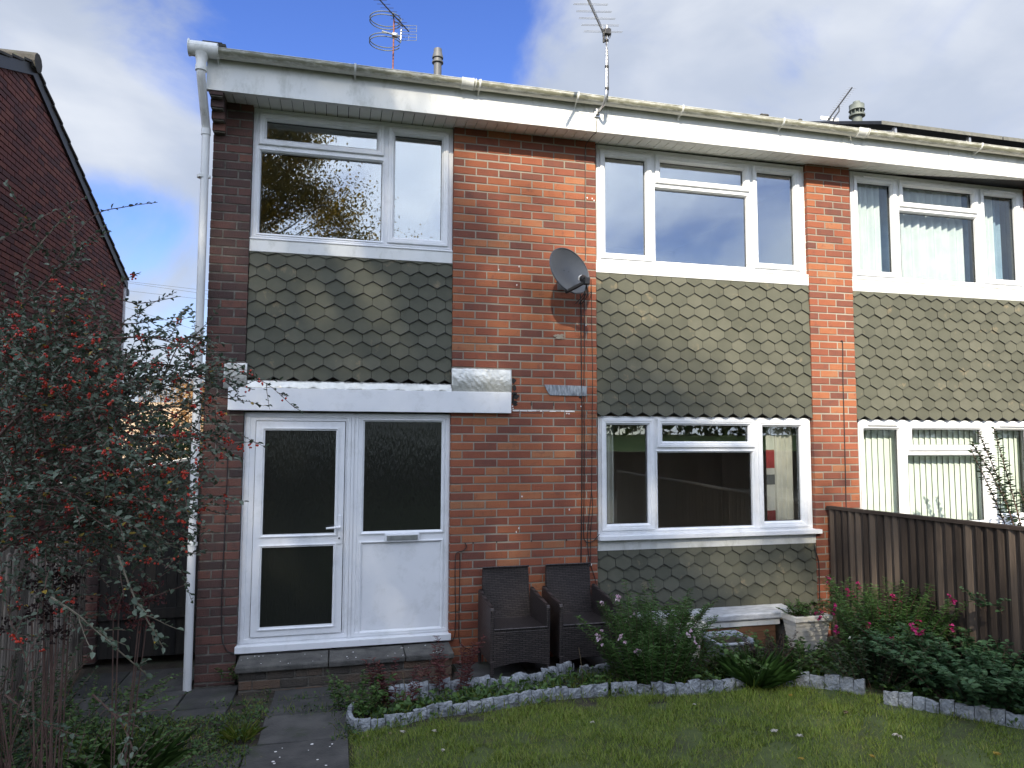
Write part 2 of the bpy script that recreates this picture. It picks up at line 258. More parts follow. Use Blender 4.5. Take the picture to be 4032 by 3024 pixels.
# ------------------------------------------------------------------ mesh builders
class MB:
    def __init__(s): s.v = []; s.f = []; s.m = []; s.r = []
    def add(s, vs, fs, mi=0, r=None):
        o = len(s.v); s.v.extend(tuple(p) for p in vs); r = random.random() if r is None else r
        for f in fs: s.f.append(tuple(i+o for i in f)); s.m.append(mi); s.r.append(r)
    def box(s, x0, x1, y0, y1, z0, z1, mi=0, r=None):
        s.add([(x0,y0,z0),(x1,y0,z0),(x1,y1,z0),(x0,y1,z0),(x0,y0,z1),(x1,y0,z1),(x1,y1,z1),(x0,y1,z1)],
              [(0,3,2,1),(4,5,6,7),(0,1,5,4),(1,2,6,5),(2,3,7,6),(3,0,4,7)], mi, r)
    def hexa(s, p, mi=0, r=None): s.add(p, [(0,3,2,1),(4,5,6,7),(0,1,5,4),(1,2,6,5),(2,3,7,6),(3,0,4,7)], mi, r)
    def prism(s, poly, d, mi=0, r=None):
        n = len(poly); a = [Vector(p) for p in poly]; b = [p+Vector(d) for p in a]
        s.add(a+b, [tuple(range(n))[::-1], tuple(range(n, 2*n))]+[(i, (i+1) % n, n+(i+1) % n, n+i) for i in range(n)], mi, r)
    def tube(s, pts, r, n=8, cap=True, mi=0, rv=None):
        pts = [Vector(p) for p in pts]; R = r if isinstance(r, (list, tuple)) else [r]*len(pts); vs = []; u = None
        for i, p in enumerate(pts):
            t = (pts[min(i+1, len(pts)-1)]-pts[max(i-1, 0)])
            if t.length < 1e-9: t = Vector((0, 0, 1))
            t.normalize()
            if u is None: u = t.orthogonal().normalized()
            else:
                u = u-t*u.dot(t); u = u.normalized() if u.length > 1e-6 else t.orthogonal().normalized()
            v = t.cross(u)
            for k in range(n):
                a = 2*math.pi*k/n; vs.append(p+(u*math.cos(a)+v*math.sin(a))*R[i])
        fs = [(i*n+k, i*n+(k+1) % n, (i+1)*n+(k+1) % n, (i+1)*n+k) for i in range(len(pts)-1) for k in range(n)]
        if cap: fs += [tuple(range(n))[::-1], tuple(range((len(pts)-1)*n, len(pts)*n))]
        s.add(vs, fs, mi, rv)
    def lathe(s, c, prof, n=20, mi=0):
        c = Vector(c); vs = [c+Vector((r*math.cos(2*math.pi*k/n), r*math.sin(2*math.pi*k/n), z)) for r, z in prof for k in range(n)]
        fs = [(i*n+k, i*n+(k+1) % n, (i+1)*n+(k+1) % n, (i+1)*n+k) for i in range(len(prof)-1) for k in range(n)]
        s.add(vs, fs+[tuple(range(n))[::-1], tuple(range((len(prof)-1)*n, len(prof)*n))], mi)
    def ring(s, x0, x1, z0, z1, prof, mi=0):
        """mitred frame: prof = (inset, y) points from outside to inside"""
        vs = []
        for d, y in prof: vs += [(x0+d, y, z0+d), (x1-d, y, z0+d), (x1-d, y, z1-d), (x0+d, y, z1-d)]
        fs = []
        for i in range(len(prof)-1):
            for k in range(4): a, b = i*4+k, i*4+(k+1) % 4; fs.append((a, b, b+4, a+4))
        s.add(vs, fs, mi)
    def build(s, name, mats, parent=None, smooth=False, bevel=0):
        mats = mats if isinstance(mats, (list, tuple)) else [mats]
        off = Vector((0, 0, 0)); p = parent
        while p is not None: off += p.location; p = p.parent
        me = bpy.data.meshes.new(name); me.from_pydata([(a[0]-off.x, a[1]-off.y, a[2]-off.z) for a in s.v], [], s.f)
        for m in mats: me.materials.append(m)
        me.polygons.foreach_set('material_index', s.m)
        at = me.attributes.new('rnd', 'FLOAT', 'FACE'); at.data.foreach_set('value', s.r)
        if smooth: me.polygons.foreach_set('use_smooth', [True]*len(s.f)); 
        me.update(); o = bpy.data.objects.new(name, me); COL.objects.link(o)
        if parent is not None: o.parent = parent
        if smooth:
            try: me.set_sharp_from_angle(angle=math.radians(40))
            except Exception: pass
        if bevel:
            b = o.modifiers.new('bevel', 'BEVEL'); b.width = bevel; b.segments = 2; b.limit_method = 'ANGLE'; b.angle_limit = math.radians(40)
        return o
def thing(name, label, cat, loc=(0, 0, 0), group=None):
    o = bpy.data.objects.new(name, None); COL.objects.link(o); o.location = loc; o.empty_display_size = .1
    o['label'] = label; o['category'] = cat
    if group: o['group'] = group
    return o
def tag(o, label, cat, group=None):
    o['label'] = label; o['category'] = cat
    if group: o['group'] = group
    return o
def struct(o, kind='structure', label=None, cat=None):
    o['kind'] = kind
    if label: o['label'] = label; o['category'] = cat
    return o
def curve_pts(ctrl, n=6):
    """Catmull-Rom through the control points"""
    P = [Vector(p) for p in ctrl]; P = [P[0]*2-P[1]]+P+[P[-1]*2-P[-2]]; o = []
    for i in range(1, len(P)-2):
        for k in range(n):
            t = k/n; a, b, c, d = P[i-1], P[i], P[i+1], P[i+2]
            o.append(.5*((2*b)+(c-a)*t+(2*a-5*b+4*c-d)*t*t+(3*b-a-3*c+d)*t**3))
    return o+[P[-2]]

# leaves: many small folded faces in one mesh, built with numpy
class Leaves:
    def __init__(s): s.P = []; s.D = []; s.U = []; s.S = []; s.A = []
    def add(s, p, d, size, aspect=.5, up=None):
        s.P.append(tuple(p)); s.D.append(tuple(d)); s.U.append(tuple(up) if up is not None else (random.uniform(-1, 1), random.uniform(-1, 1), random.uniform(.2, 1))); s.S.append(size); s.A.append(aspect)
    def bulk(s, P, D, S_, A, U=None):
        s.P += [tuple(a) for a in P]; s.D += [tuple(a) for a in D]; s.S += list(S_); s.A += list(A)
        s.U += [tuple(a) for a in (U if U is not None else rng.normal(size=(len(P), 3))+np.array([0, 0, .8]))]
    def build(s, name, m, parent=None, shape=6, fold=.18, curl=.15):
        P = np.array(s.P); D = np.array(s.D); U = np.array(s.U); S_ = np.array(s.S)[:, None]; A = np.array(s.A)[:, None]
        if len(P) == 0: return None
        off = np.zeros(3); p = parent
        while p is not None: off += np.array(p.location); p = p.parent
        P = P-off
        D = D/(np.linalg.norm(D, axis=1, keepdims=True)+1e-9); W = np.cross(D, U); W /= (np.linalg.norm(W, axis=1, keepdims=True)+1e-9); Nn = np.cross(W, D)
        if shape == 6: T = [(0, 0, 0), (.33, .5, 1), (.72, .40, 1), (1, 0, 0), (.72, -.40, 1), (.33, -.5, 1)]; F = [(0, 1, 2, 3), (0, 3, 4, 5)]
        elif shape == 4: T = [(0, 0, 0), (.45, .5, 1), (1, 0, 0), (.45, -.5, 1)]; F = [(0, 1, 2, 3)]
        else: T = [(0, -.5, 0), (0, .5, 0), (1, 0, 0)]; F = [(0, 2, 1)]
        n = len(P); k = len(T); V = np.zeros((n, k, 3))
        for i, (a, b, c) in enumerate(T): V[:, i] = P+D*S_*a+W*S_*A*b+Nn*S_*(c*fold*A-curl*a*a)
        fl = len(F[0]); idx = (np.arange(n)[:, None, None]*k+np.array(F)[None]).reshape(-1)
        me = bpy.data.meshes.new(name); me.vertices.add(n*k); me.vertices.foreach_set('co', V.reshape(-1)); nf = n*len(F)
        me.loops.add(nf*fl); me.loops.foreach_set('vertex_index', idx.astype(np.int32)); me.polygons.add(nf); me.polygons.foreach_set('loop_start', np.arange(nf, dtype=np.int32)*fl)
        me.update(calc_edges=True); me.validate()
        at = me.attributes.new('rnd', 'FLOAT', 'FACE'); at.data.foreach_set('value', np.repeat(rng.random(n), len(F))[:len(me.polygons)])
        me.materials.append(m); o = bpy.data.objects.new(name, me); COL.objects.link(o)
        if parent is not None: o.parent = parent
        return o
# ------------------------------------------------------------------ ground, lawn, paths
def sheet(name, m, xs, ys, zf):
    b = MB(); vs = [(x, y, zf(x, y)) for y in ys for x in xs]; n = len(xs)
    b.add(vs, [(j*n+i, j*n+i+1, (j+1)*n+i+1, (j+1)*n+i) for j in range(len(ys)-1) for i in range(n-1)])
    return b.build(name, m)
def ground_z(x, y):
    if y > 0: return (.012 if y < 30 else -.02*(y-30))-drop(x, y)
    if y > -11: return .016-.06*y-drop(x, y)
    if y > -11.6: return .68+(-11-y)/.6*.75
    if y > -24: return 1.43+(-11.6-y)*.062
    return 2.2
g = sheet('ground', M_soil, [-120, -30, -8, -3.2, -.02, .02, 4, 8, 30, 120], [-120, -60, -24, -17, -11.6, -11, -6.6, -3, -1.15, -.55, -.02, 0, 2, 10, 30, 120], ground_z); struct(g)
ln = sheet('lawn', M_lawn, [-.9, 0, 1, 2, 3, 4.03], [-10.9, -8, -6, -4, -3, -2, -1.6], lambda x, y: gz(y)+.004); struct(ln)
bk = sheet('grass_bank', M_bank, [-30, -10, 0, 10, 30], [-24, -20, -17, -14, -11.65], lambda x, y: ground_z(x, y)+.012); struct(bk)
# paving: slabs with open joints following the slope
pv = MB()
def slab(x0, x1, y0, y1, h=.022, t=0.0):
    g_ = .006; a = [(x0+g_, y0+g_), (x1-g_, y0+g_), (x1-g_, y1-g_), (x0+g_, y1-g_)]; d = [random.uniform(-.003, .003) for _ in a]
    pv.hexa([(x, y, gz(y)-drop(x, y)-.03) for x, y in a]+[(x, y, gz(y)-drop(x, y)+h+e) for (x, y), e in zip(a, d)], 0)
for y0, y1 in ((-.57, -.28), (-1.15, -.57), (-1.72, -1.15), (-2.55, -1.72), (-3.3, -2.55), (-4.1, -3.3), (-4.9, -4.1), (-5.7, -4.9), (-6.5, -5.7)): slab(-1.56 if y1 < -1.2 else -1.50, -.93, y0, y1)
for x0, x1, y0, y1 in ((-2.20, -1.80, -.62, -.02), (-2.20, -1.80, -1.02, -.62), (-2.78, -2.20, -.72, -.05), (-3.18, -2.78, -.72, -.05), (-2.78, -2.2, -1.1, -.72), (-2.8, -2.2, -.05, .6), (-3.18, -2.8, -.05, .6), (-2.16, -1.56, -2.4, -1.78), (-2.76, -2.16, -2.45, -1.8), (-2.16, -1.56, -3.0, -2.4)): slab(x0, x1, y0, y1, .018)
for x0 in (0.02, .62, 1.22, 1.82, 2.42, 3.02): slab(x0, x0+.6, -.64, -.04, .012)
pvo = pv.build('path', M_slab, None, bevel=.004); struct(pvo)

# ------------------------------------------------------------------ brickwork
GA = .0783; ZT = 4.94
def bricks(mb, x0, x1, z0, z1, y=0.0, depth=.1, par=0, first=0.0, mi=0, axis='x', clip=None, jit=.0016):
    """stretcher bond between x0..x1: rows hang from ZT; par picks which rows start with a half brick"""
    k0 = math.floor((ZT-z1)/GA)-1; k1 = math.ceil((ZT-z0)/GA)+1
    for k in range(k0, k1):
        zt = ZT-k*GA-.0065; zb = ZT-(k+1)*GA+.0065
        zt2, zb2 = min(zt, z1), max(zb, z0)
        if zt2-zb2 < .012: continue
        x = x0-(.1125 if (k+par) % 2 == 0 else 0)-first
        while x < x1-.01:
            a, b = max(x, x0), min(x+.213, x1)
            x += .225
            if b-a < .025: continue
            if clip and not clip((a+b)/2, zt2): continue
            j = [random.uniform(-jit, jit) for _ in range(4)]; d = random.uniform(0, .0028); ya, yb = y+d, y+depth
            r = random.random(); c = .0035
            A, B, Cc, Dd = a+j[0], b+j[1], zb2+j[2], zt2+j[3]
            P = [(A+c, ya, Cc+c), (B-c, ya, Cc+c), (B-c, ya, Dd-c), (A+c, ya, Dd-c), (A, ya+c, Cc), (B, ya+c, Cc), (B, ya+c, Dd), (A, ya+c, Dd), (A, yb, Cc), (B, yb, Cc), (B, yb, Dd), (A, yb, Dd)]
            F = [(0, 1, 2, 3)]+[(i+4, (i+1) % 4+4, (i+1) % 4, i) for i in range(4)]+[(i+8, (i+1) % 4+8, (i+1) % 4+4, i+4) for i in range(4)]
            if axis == 'y': P = [(p[1], -p[0], p[2]) for p in P]      # wall seen from -x: its run goes along -y
            if axis == 'y+': P = [(-p[1], p[0], p[2]) for p in P]     # wall seen from +x
            mb.add(P, F, mi, r)

H = thing('terraced_house', 'red brick end terrace house with green tile hanging and a white front door', 'house', (.9, .1, 0))
def zs(x): return 5.078+.005*max(x, 0)
# central brick panel
b = MB(); b.box(.003, 1.4495, .006, .30, -.1, 5.10, 1)
bricks(b, 0, 1.4525, 2.32, 5.12, par=0); bricks(b, -.004, 1.4535, -.02, 2.32, par=0)
b.build('wall', [M_brick, M_mort], H)
# left pier with its corbel, darker brick towards the corner
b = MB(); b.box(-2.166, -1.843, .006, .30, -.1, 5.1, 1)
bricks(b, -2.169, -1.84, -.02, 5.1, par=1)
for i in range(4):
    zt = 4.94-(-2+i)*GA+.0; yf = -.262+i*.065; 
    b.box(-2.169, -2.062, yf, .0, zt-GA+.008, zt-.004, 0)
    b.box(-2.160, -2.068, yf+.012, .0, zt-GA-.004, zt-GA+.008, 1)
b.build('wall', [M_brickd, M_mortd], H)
# flank wall facing the passage
b = MB(); b.box(-2.163, -2.08, .32, 8.3, -.1, 5.35, 1); bricks(b, -8.3, -.102, -.02, 5.2, y=-2.169, depth=.09, axis='y')
b.prism([(-2.163, .32, 5.35), (-2.163, 8.3, 5.35), (-2.163, 3.95, 7.05)], (.08, 0, 0), 1)
b.build('wall', [M_brickd, M_mortd], H)
# right pier
b = MB(); b.box(3.915, 4.461, .006, .30, -.1, 5.12, 1); bricks(b, 3.912, 4.4645, -.02, 5.14, par=1)
b.build('wall', [M_brick, M_mort], H)
# blockwork behind the tile hanging, rear and floor so that rooms are closed
for q in ((-1.84, -.003, .075, .25, 2.52, 3.86), (1.456, 3.909, .075, .25, 2.325, 3.86), (1.456, 3.909, .075, .25, -.1, 1.06), (-1.84, -.003, .075, .25, -.1, .235), (-1.84, -.003, .11, .25, 2.31, 2.519), (-2.08, 4.4, 8.2, 8.3, -.1, 5.3)):
    b = MB(); b.box(*q); b.build('inner_wall', M_mortd, H)
# stains, tar, lead, paint and old fixing holes on the central panel
def C3(x, y): return at_y(1750+x/3.318, 1400+y/3.318, -.002)
def blob(mb, c, rx, rz, y=-.003, n=9, j=.3):
    p = [(c[0]+rx*math.cos(2*math.pi*i/n)*random.uniform(1-j, 1+j), y, c[2]+rz*math.sin(2*math.pi*i/n)*random.uniform(1-j, 1+j)) for i in range(n)]
    mb.prism(p, (0, .006, 0))
b = MB()
for q in ((905, 330, .020, .028), (910, 420, .022, .028), (918, 500, .028, .022), (935, 535, .030, .024), (915, 610, .028, .020), (925, 640, .022, .014), (895, 560, .012, .03), (1135, 630, .004, .020), (1424, 635, .004, .022), (1775, 545, .018, .012)): blob(b, C3(q[0], q[1]), q[2], q[3])
b.build('tar_stain', M_tar, H)
b = MB(); a0 = C3(890, 715); a1 = C3(1700, 733)
x = a0.x
while x < a1.x:
    ln_ = random.uniform(.02, .08); b.box(x, min(x+ln_, a1.x), -.004, .004, a0.z-random.uniform(.0, .006)-.004, a0.z+random.uniform(.000, .004)); x += ln_+random.uniform(.0, .012)
for q in ((1790, 660), (1880, 700), (1595, 755), (1630, 760), (610, 1270), (560, 640), (1860, 925)): pass
for q in ((1600, 757), (1628, 760), (1785, 665), (890, 660), (895, 690)): blob(b, C3(*q), .006, .008)
for (ox, oy, x, y) in ((1750, 500, 1865, 925), (1750, 500, 1930, 935), (1750, 500, 1955, 960), (1750, 950, 710, 370), (1750, 950, 945, 570), (1750, 950, 975, 328), (1750, 1850, 940, 812), (1750, 1850, 972, 762), (1750, 1850, 1633, 520), (1750, 1850, 1013, 348), (1750, 1850, 1920, 1240), (1750, 950, 1850, 1095)):
    blob(b, at_y(ox+x/3.318, oy+y/3.318, -.002), .005, .009)
b.build('paint_drip', M_paint, H)
b = MB(); L_ = [C3(1300, 380), C3(1860, 400), C3(1855, 530), C3(1375, 520), C3(1335, 455)]
b.prism([(p.x, -.012, p.z) for p in L_], (0, .012, 0)); b.build('lead_flashing', M_lead, H, bevel=.003)
b = MB(); q = at_y(1750+1500/3.318, 950+1248/3.318, 0)
for i in range(14): blob(b, (q.x+random.uniform(-.045, .05), 0, q.z+random.uniform(-.018, .018)), .016, .012, y=-.004-i*.0004)
b.build('mortar_patch', M_mort, H)
for (x, y) in ((373, 955), (683, 943), (1135, 930), (1593, 915)): b = MB(); blob(b, at_y(1750+x/3.318, 1850+y/3.318, 0), .006, .008, y=-.005); b.build('cable_clip', M_blk, H)

# ------------------------------------------------------------------ hexagonal tile hanging
def clipx(poly, xa, xb):
    def cut(P, x, keep):
        o = []
        for i in range(len(P)):
            p, q = P[i], P[(i+1) % len(P)]; a, b_ = keep(p[0]), keep(q[0])
            if a: o.append(p)
            if a != b_: t = (x-p[0])/(q[0]-p[0]); o.append((x, p[1]+(q[1]-p[1])*t, p[2]+(q[2]-p[2])*t))
        return o
    P = cut(poly, xa, lambda v: v >= xa-1e-9)
    return cut(P, xb, lambda v: v <= xb+1e-9) if P else P
def hexcut(name, parent, x0, x1, z0, z1, yb, phase, W=.1705, PZ=.1135):
    mb = MB(); r = 0; zt = z0
    while zt < z1+.06:
        x = x0-W*2+phase+(W/2 if r % 2 else 0)
        while x < x1+W:
            hw = W/2-.0016; jz = random.uniform(-.0035, .0035)-(random.random() < .03)*.006; dy = random.uniform(0, .005); tl = zt+.044; top = min(tl+.15, z1)
            sh = 1 if zt+jz > z0-.03 else 0
            def Y(z): return yb-.020-dy+(z-zt)*.11
            P = [(x, 0, zt+jz), (x+hw, 0, tl+jz), (x+hw, 0, max(top, tl+jz+.001)), (x-hw, 0, max(top, tl+jz+.001)), (x-hw, 0, tl+jz)]
            P = [(p[0], 0, min(p[2], z1)) for p in P]; P = [(p[0], Y(p[2]), p[2]) for p in P]
            if zt < z1-.01:
                Q = clipx(P, x0, x1)
                if len(Q) > 2 and max(p[2] for p in Q)-min(p[2] for p in Q) > .01:
                    n = len(Q); A_ = [Vector(p) for p in Q]; B_ = [p+Vector((0, .011, 0)) for p in A_]; r_v = random.random(); mb.add(A_+B_, [tuple(range(n))[::-1]], 0, r_v)
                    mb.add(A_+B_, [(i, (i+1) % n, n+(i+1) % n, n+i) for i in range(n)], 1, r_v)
                    for q0, q1, s_ in ((P[0], P[1], 1), (P[4], P[0], -1)):  # thin black strip on the lower edges: painted shadow line under each tile
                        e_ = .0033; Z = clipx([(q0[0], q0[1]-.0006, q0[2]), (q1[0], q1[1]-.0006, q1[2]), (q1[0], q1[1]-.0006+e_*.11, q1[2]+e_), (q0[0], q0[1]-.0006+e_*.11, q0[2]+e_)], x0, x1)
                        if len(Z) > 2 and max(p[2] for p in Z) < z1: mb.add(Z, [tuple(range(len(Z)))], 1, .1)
            x += W
        zt += PZ; r += 1
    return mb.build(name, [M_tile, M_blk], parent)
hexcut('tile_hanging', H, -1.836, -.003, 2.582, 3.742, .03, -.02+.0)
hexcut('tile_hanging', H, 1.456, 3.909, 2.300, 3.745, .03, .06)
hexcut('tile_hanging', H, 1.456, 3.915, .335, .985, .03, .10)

# ------------------------------------------------------------------ windows
def sub(parts, x0, x1, z0, z1, holes):
    """rectangles that fill x0..x1 by z0..z1 except the holes"""
    xs = sorted({x0, x1}|{h[0] for h in holes}|{h[1] for h in holes}); o = []
    for a, b_ in zip(xs, xs[1:]):
        hs = sorted([(h[2], h[3]) for h in holes if h[0] < (a+b_)/2 < h[1]]); z = z0
        for h in hs:
            if h[0] > z: o.append((a, b_, z, h[0]))
            z = h[1]
        if z < z1: o.append((a, b_, z, z1))
    return o
def window(parent, x0, x1, z0, z1, lights, glass, label=None, vents=(), yf=.05):
    holes = [(g[1]-.018, g[2]+.018, g[3]-.018, g[4]+.018) for g in lights]
    f = MB()
    for a, b_, c, d in sub(f, x0, x1, z0, z1, holes): f.box(a, b_, yf, yf+.07, c, d)
    for t, gx0, gx1, gz0, gz1 in lights:
        if t == 'f': f.ring(gx0-.024, gx1+.024, gz0-.024, gz1+.024, [(0, yf+.002), (0, yf-.010), (.006, yf-.012), (.020, yf+.006), (.024, yf+.020), (.024, yf+.03)])
    f.ring(x0+.018, x1-.018, z0+.018, z1-.018, [(0, yf+.002), (0, yf-.006), (.012, yf-.006), (.016, yf+.002)])
    w_ = f.build('window', M_pvc, parent)
    if label: w_['label'] = label
    for t, gx0, gx1, gz0, gz1 in lights:
        if t == 'o':
            s = MB(); s.ring(gx0-.062, gx1+.062, gz0-.062, gz1+.062, [(0, yf+.004), (0, yf-.018), (.005, yf-.022), (.026, yf-.022), (.030, yf-.017), (.044, yf-.017), (.056, yf+.0), (.062, yf+.006), (.062, yf+.03)])
            s.build('sash', M_pvc, w_)
        gk = MB(); gk.ring(gx0-.001, gx1+.001, gz0-.001, gz1+.001, [(0, yf+.012), (0, yf+.028), (.005, yf+.028), (.005, yf+.05)]); gk.build('gasket', M_seal, w_)
        g_ = MB(); g_.box(gx0-.004, gx1+.004, yf+.030, yf+.036, gz0-.004, gz1+.004); g_.build('pane', glass, w_)
    for vx0, vx1, vz in vents:
        v = MB(); v.box(vx0, vx1, yf-.040, yf-.0225, vz, vz+.014); v.build('trickle_vent', M_pvc, w_, bevel=.003)
    return w_
def room(parent, x0, x1, z0, z1, depth, mw, mf):
    r = MB(); y0 = .26
    r.add([(x0, y0, z0), (x1, y0, z0), (x1, depth, z0), (x0, depth, z0)], [(0, 1, 2, 3)], 1)
    r.add([(x0, y0, z1), (x1, y0, z1), (x1, depth, z1), (x0, depth, z1)], [(3, 2, 1, 0)], 0)
    r.add([(x0, depth, z0), (x1, depth, z0), (x1, depth, z1), (x0, depth, z1)], [(0, 1, 2, 3)], 0)
    r.add([(x0, y0, z0), (x0, depth, z0), (x0, depth, z1), (x0, y0, z1)], [(0, 1, 2, 3)], 0)
    r.add([(x1, y0, z0), (x1, depth, z0), (x1, depth, z1), (x1, y0, z1)], [(3, 2, 1, 0)], 0)
    return r.build('room', [mw, mf], parent)
W1 = window(H, -1.838, -.003, 3.873, 5.085, [('o', -1.725, -.728, 4.809, 4.978), ('f', -1.766, -.68, 3.931, 4.683), ('o', -.560, -.110, 3.975, 4.970)], M_glassu)
def three(parent, x0, x1, z0, z1, dz, glass, o=0.0, **k):
    return window(parent, x0, x1, z0, z1, [('o', x0+.096, x0+.540, z0+.098, z1-.118+dz), ('o', x0+.709, x0+1.686, z0+.934-o, z1-.112+dz), ('f', x0+.652, x0+1.714, z0+.050, z0+.810-o), ('o', x1-.588, x1-.140, z0+.105, z1-.113+dz)], glass, **k)
W2 = three(H, 1.478, 3.918, 3.870, 5.090, 0, M_glassu)
W4 = window(H, 1.478, 3.904, 1.135, 2.305, [('o', 1.570, 2.015, 1.235, 2.220), ('o', 2.176, 3.160, 2.055, 2.221), ('f', 2.123, 3.193, 1.183, 1.939), ('o', 3.329, 3.777, 1.220, 2.213)], M_glass)
def board(x0, x1, z0, z1, y0, y1, name, parent, m=None, bev=.004):
    b = MB(); b.box(x0, x1, y0, y1, z0, z1); return b.build(name, m or M_pvc, parent, bevel=bev)
board(-1.842, -.001, 3.748, 3.858, .020, .075, 'sill_board', W1, M_pvco); board(-1.842, -.001, 3.8585, 3.8725, .012, .10, 'sill', W1)
board(1.456, 3.935, 3.750, 3.855, .015, .075, 'sill_board', W2, M_pvco); board(1.456, 3.925, 3.8555, 3.8695, .010, .10, 'sill', W2)
board(1.452, 3.945, 1.090, 1.134, -.055, .12, 'sill', W4); board(1.457, 3.925, .985, 1.088, .014, .075, 'sill_board', W4, M_pvco)
room(H, -1.95, .1, 2.75, 5.06, 3.6, M_room, M_floor); room(H, 1.3, 4.1, 2.75, 5.06, 3.6, M_room, M_floor); room(H, 1.3, 4.1, .25, 2.62, 2.2, M_roomd, M_floor)
def drape(parent, x0, x1, z0, z1, y, m, amp=.018, wl=.07, name='curtain', label=None, ph=0.0):
    b = MB(); n = max(6, int((x1-x0)/.008)); vs = []
    for i in range(n+1):
        x = x0+(x1-x0)*i/n; yy = y+amp*math.sin(2*math.pi*x/wl+ph)+amp*.5*math.sin(2*math.pi*x/(wl*2.7)+1)
        vs += [(x, yy, z0), (x, yy*.95+y*.05, (z0+z1)/2), (x, yy*.8+y*.2, z1)]
    b.add(vs, [(3*i+a, 3*i+3+a, 3*i+4+a, 3*i+1+a) for i in range(n) for a in (0, 1)])
    o = b.build(name, m, parent, smooth=True)
    if label: o['label'] = label
    return o
drape(W4, 1.53, 1.70, 1.14, 2.30, .20, M_cream2, .012, .05, label='narrow white curtain at the left jamb'); drape(W4, 3.56, 3.80, 1.14, 2.30, .21, M_cream2, .020, .062, label='gathered cream curtain at the right jamb'); drape(W4, 3.455, 3.56, 1.14, 2.30, .19, M_band, .006, .11, label='curtain edge banded in red, white and grey')

# ------------------------------------------------------------------ front door with side panel
yf = .045; D = MB()
dh = [(-1.742, -.965, .350, 2.232), (-.808, -.071, 1.218, 2.243), (-.811, -.074, .338, 1.132)]
for a, b_, c, d in sub(D, -1.838, .002, .297, 2.303, dh): D.box(a, b_, yf, yf+.07, c, d)
D.ring(-1.820, -.915, .31, 2.292, [(0, yf+.002), (0, yf-.008), (.030, yf-.008), (.036, yf+.001)]); D.ring(-.885, -.012, .31, 2.292, [(0, yf+.002), (0, yf-.008), (.030, yf-.008), (.036, yf+.001)])
D.box(-.912, -.888, yf-.016, yf+.001, .30, 2.30)
for g_ in ((-.79, -.089, 1.236, 2.225), (-.793, -.092, .356, 1.114)): D.ring(g_[0]-.03, g_[1]+.03, g_[2]-.03, g_[3]+.03, [(0, yf+.002), (0, yf-.010), (.008, yf-.012), (.024, yf+.006), (.030, yf+.022)])
door = D.build('door_frame', M_pvc, H); 
board(-1.852, .010, .238, .296, -.028, .12, 'threshold', door)
lf = MB(); dl = [(-1.660, -1.048, 1.229, 2.146), (-1.661, -1.052, .432, 1.118)]
for a, b_, c, d in sub(lf, -1.736, -.971, .357, 2.226, dl): lf.box(a, b_, yf-.020, yf+.045, c, d)
for g_ in dl: lf.ring(g_[0]-.022, g_[1]+.022, g_[2]-.022, g_[3]+.022, [(0, yf-.019), (0, yf-.030), (.008, yf-.031), (.022, yf-.012), (.024, yf+.01)])
leaf = lf.build('door', M_pvc, H, bevel=.003)
for i, g_ in enumerate(((-1.656, -1.052, 1.233, 2.142), (-1.657, -1.056, .436, 1.114))):
    p = MB(); p.box(g_[0]-.004, g_[1]+.004, yf+.0, yf+.006, g_[2]-.004, g_[3]+.004); p.build('pane', M_obsc, leaf)
p = MB(); p.box(-.794, -.085, yf+.012, yf+.018, 1.232, 2.229); p.build('pane', M_obsc, door)
p = MB(); p.box(-.797, -.088, yf+.006, yf+.02, .352, 1.118); p.build('panel', M_pvc, door)
p = MB(); p.box(-.598, -.284, yf-.024, yf-.0005, 1.133, 1.210); p.build('letterbox', M_pvc, door, bevel=.006)
p = MB(); p.box(-.582, -.300, yf-.034, yf-.0245, 1.150, 1.198); p.build('letterbox_flap', M_galv, door, bevel=.004)
p = MB(); p.box(-1.018, -.990, yf-.034, yf-.0205, 1.135, 1.385); p.tube([(-1.004, yf-.03, 1.285), (-1.004, yf-.072, 1.285)], .010); p.tube([(-.995, yf-.07, 1.285), (-1.02, yf-.072, 1.285), (-1.118, yf-.070, 1.278)], [.011, .011, .008]); p.build('handle', M_pvc, leaf, smooth=True)
p = MB(); p.tube([(-1.004, yf-.0345, 1.185), (-1.004, yf-.042, 1.185)], .008); p.build('keyhole', M_blk, leaf)
board(-1.969, .567, 2.319, 2.517, -.045, -.004, 'header_board', H, M_pvc, .003)
# crinkled foil strips above the header
def foil(x0, x1, z0, z1, y0, nx, nz, amp, slope=0.0, bow=.01):
    b = MB(); vs = []
    for j in range(nz+1):
        for i in range(nx+1):
            u, v = i/nx, j/nz; x = x0+(x1-x0)*u; z = z0+(z1-z0)*v
            vs.append((x+random.uniform(-.4, .4)*amp*.5, y0-amp*(.6+.5*math.sin(u*37+v*9)*math.sin(v*11+u*23))*(1.3-v)-random.uniform(0, amp*.5)-slope*(1-v)-bow*math.sin(math.pi*v), z+random.uniform(-1, 1)*amp*.4))
    n = nx+1; b.add(vs, [(j*n+i, j*n+i+1, (j+1)*n+i+1, (j+1)*n+i) for j in range(nz) for i in range(nx)])
    o = b.build('foil_flashing', M_foil, H, smooth=True); m = o.modifiers.new('solid', 'SOLIDIFY'); m.thickness = .002; return o
foil(-.005, .577, 2.505, 2.742, -.006, 40, 14, .006); foil(-2.015, -1.822, 2.505, 2.735, -.006, 14, 14, .006); foil(-1.83, -.0, 2.516, 2.588, .006, 110, 6, .010, .034, .0)

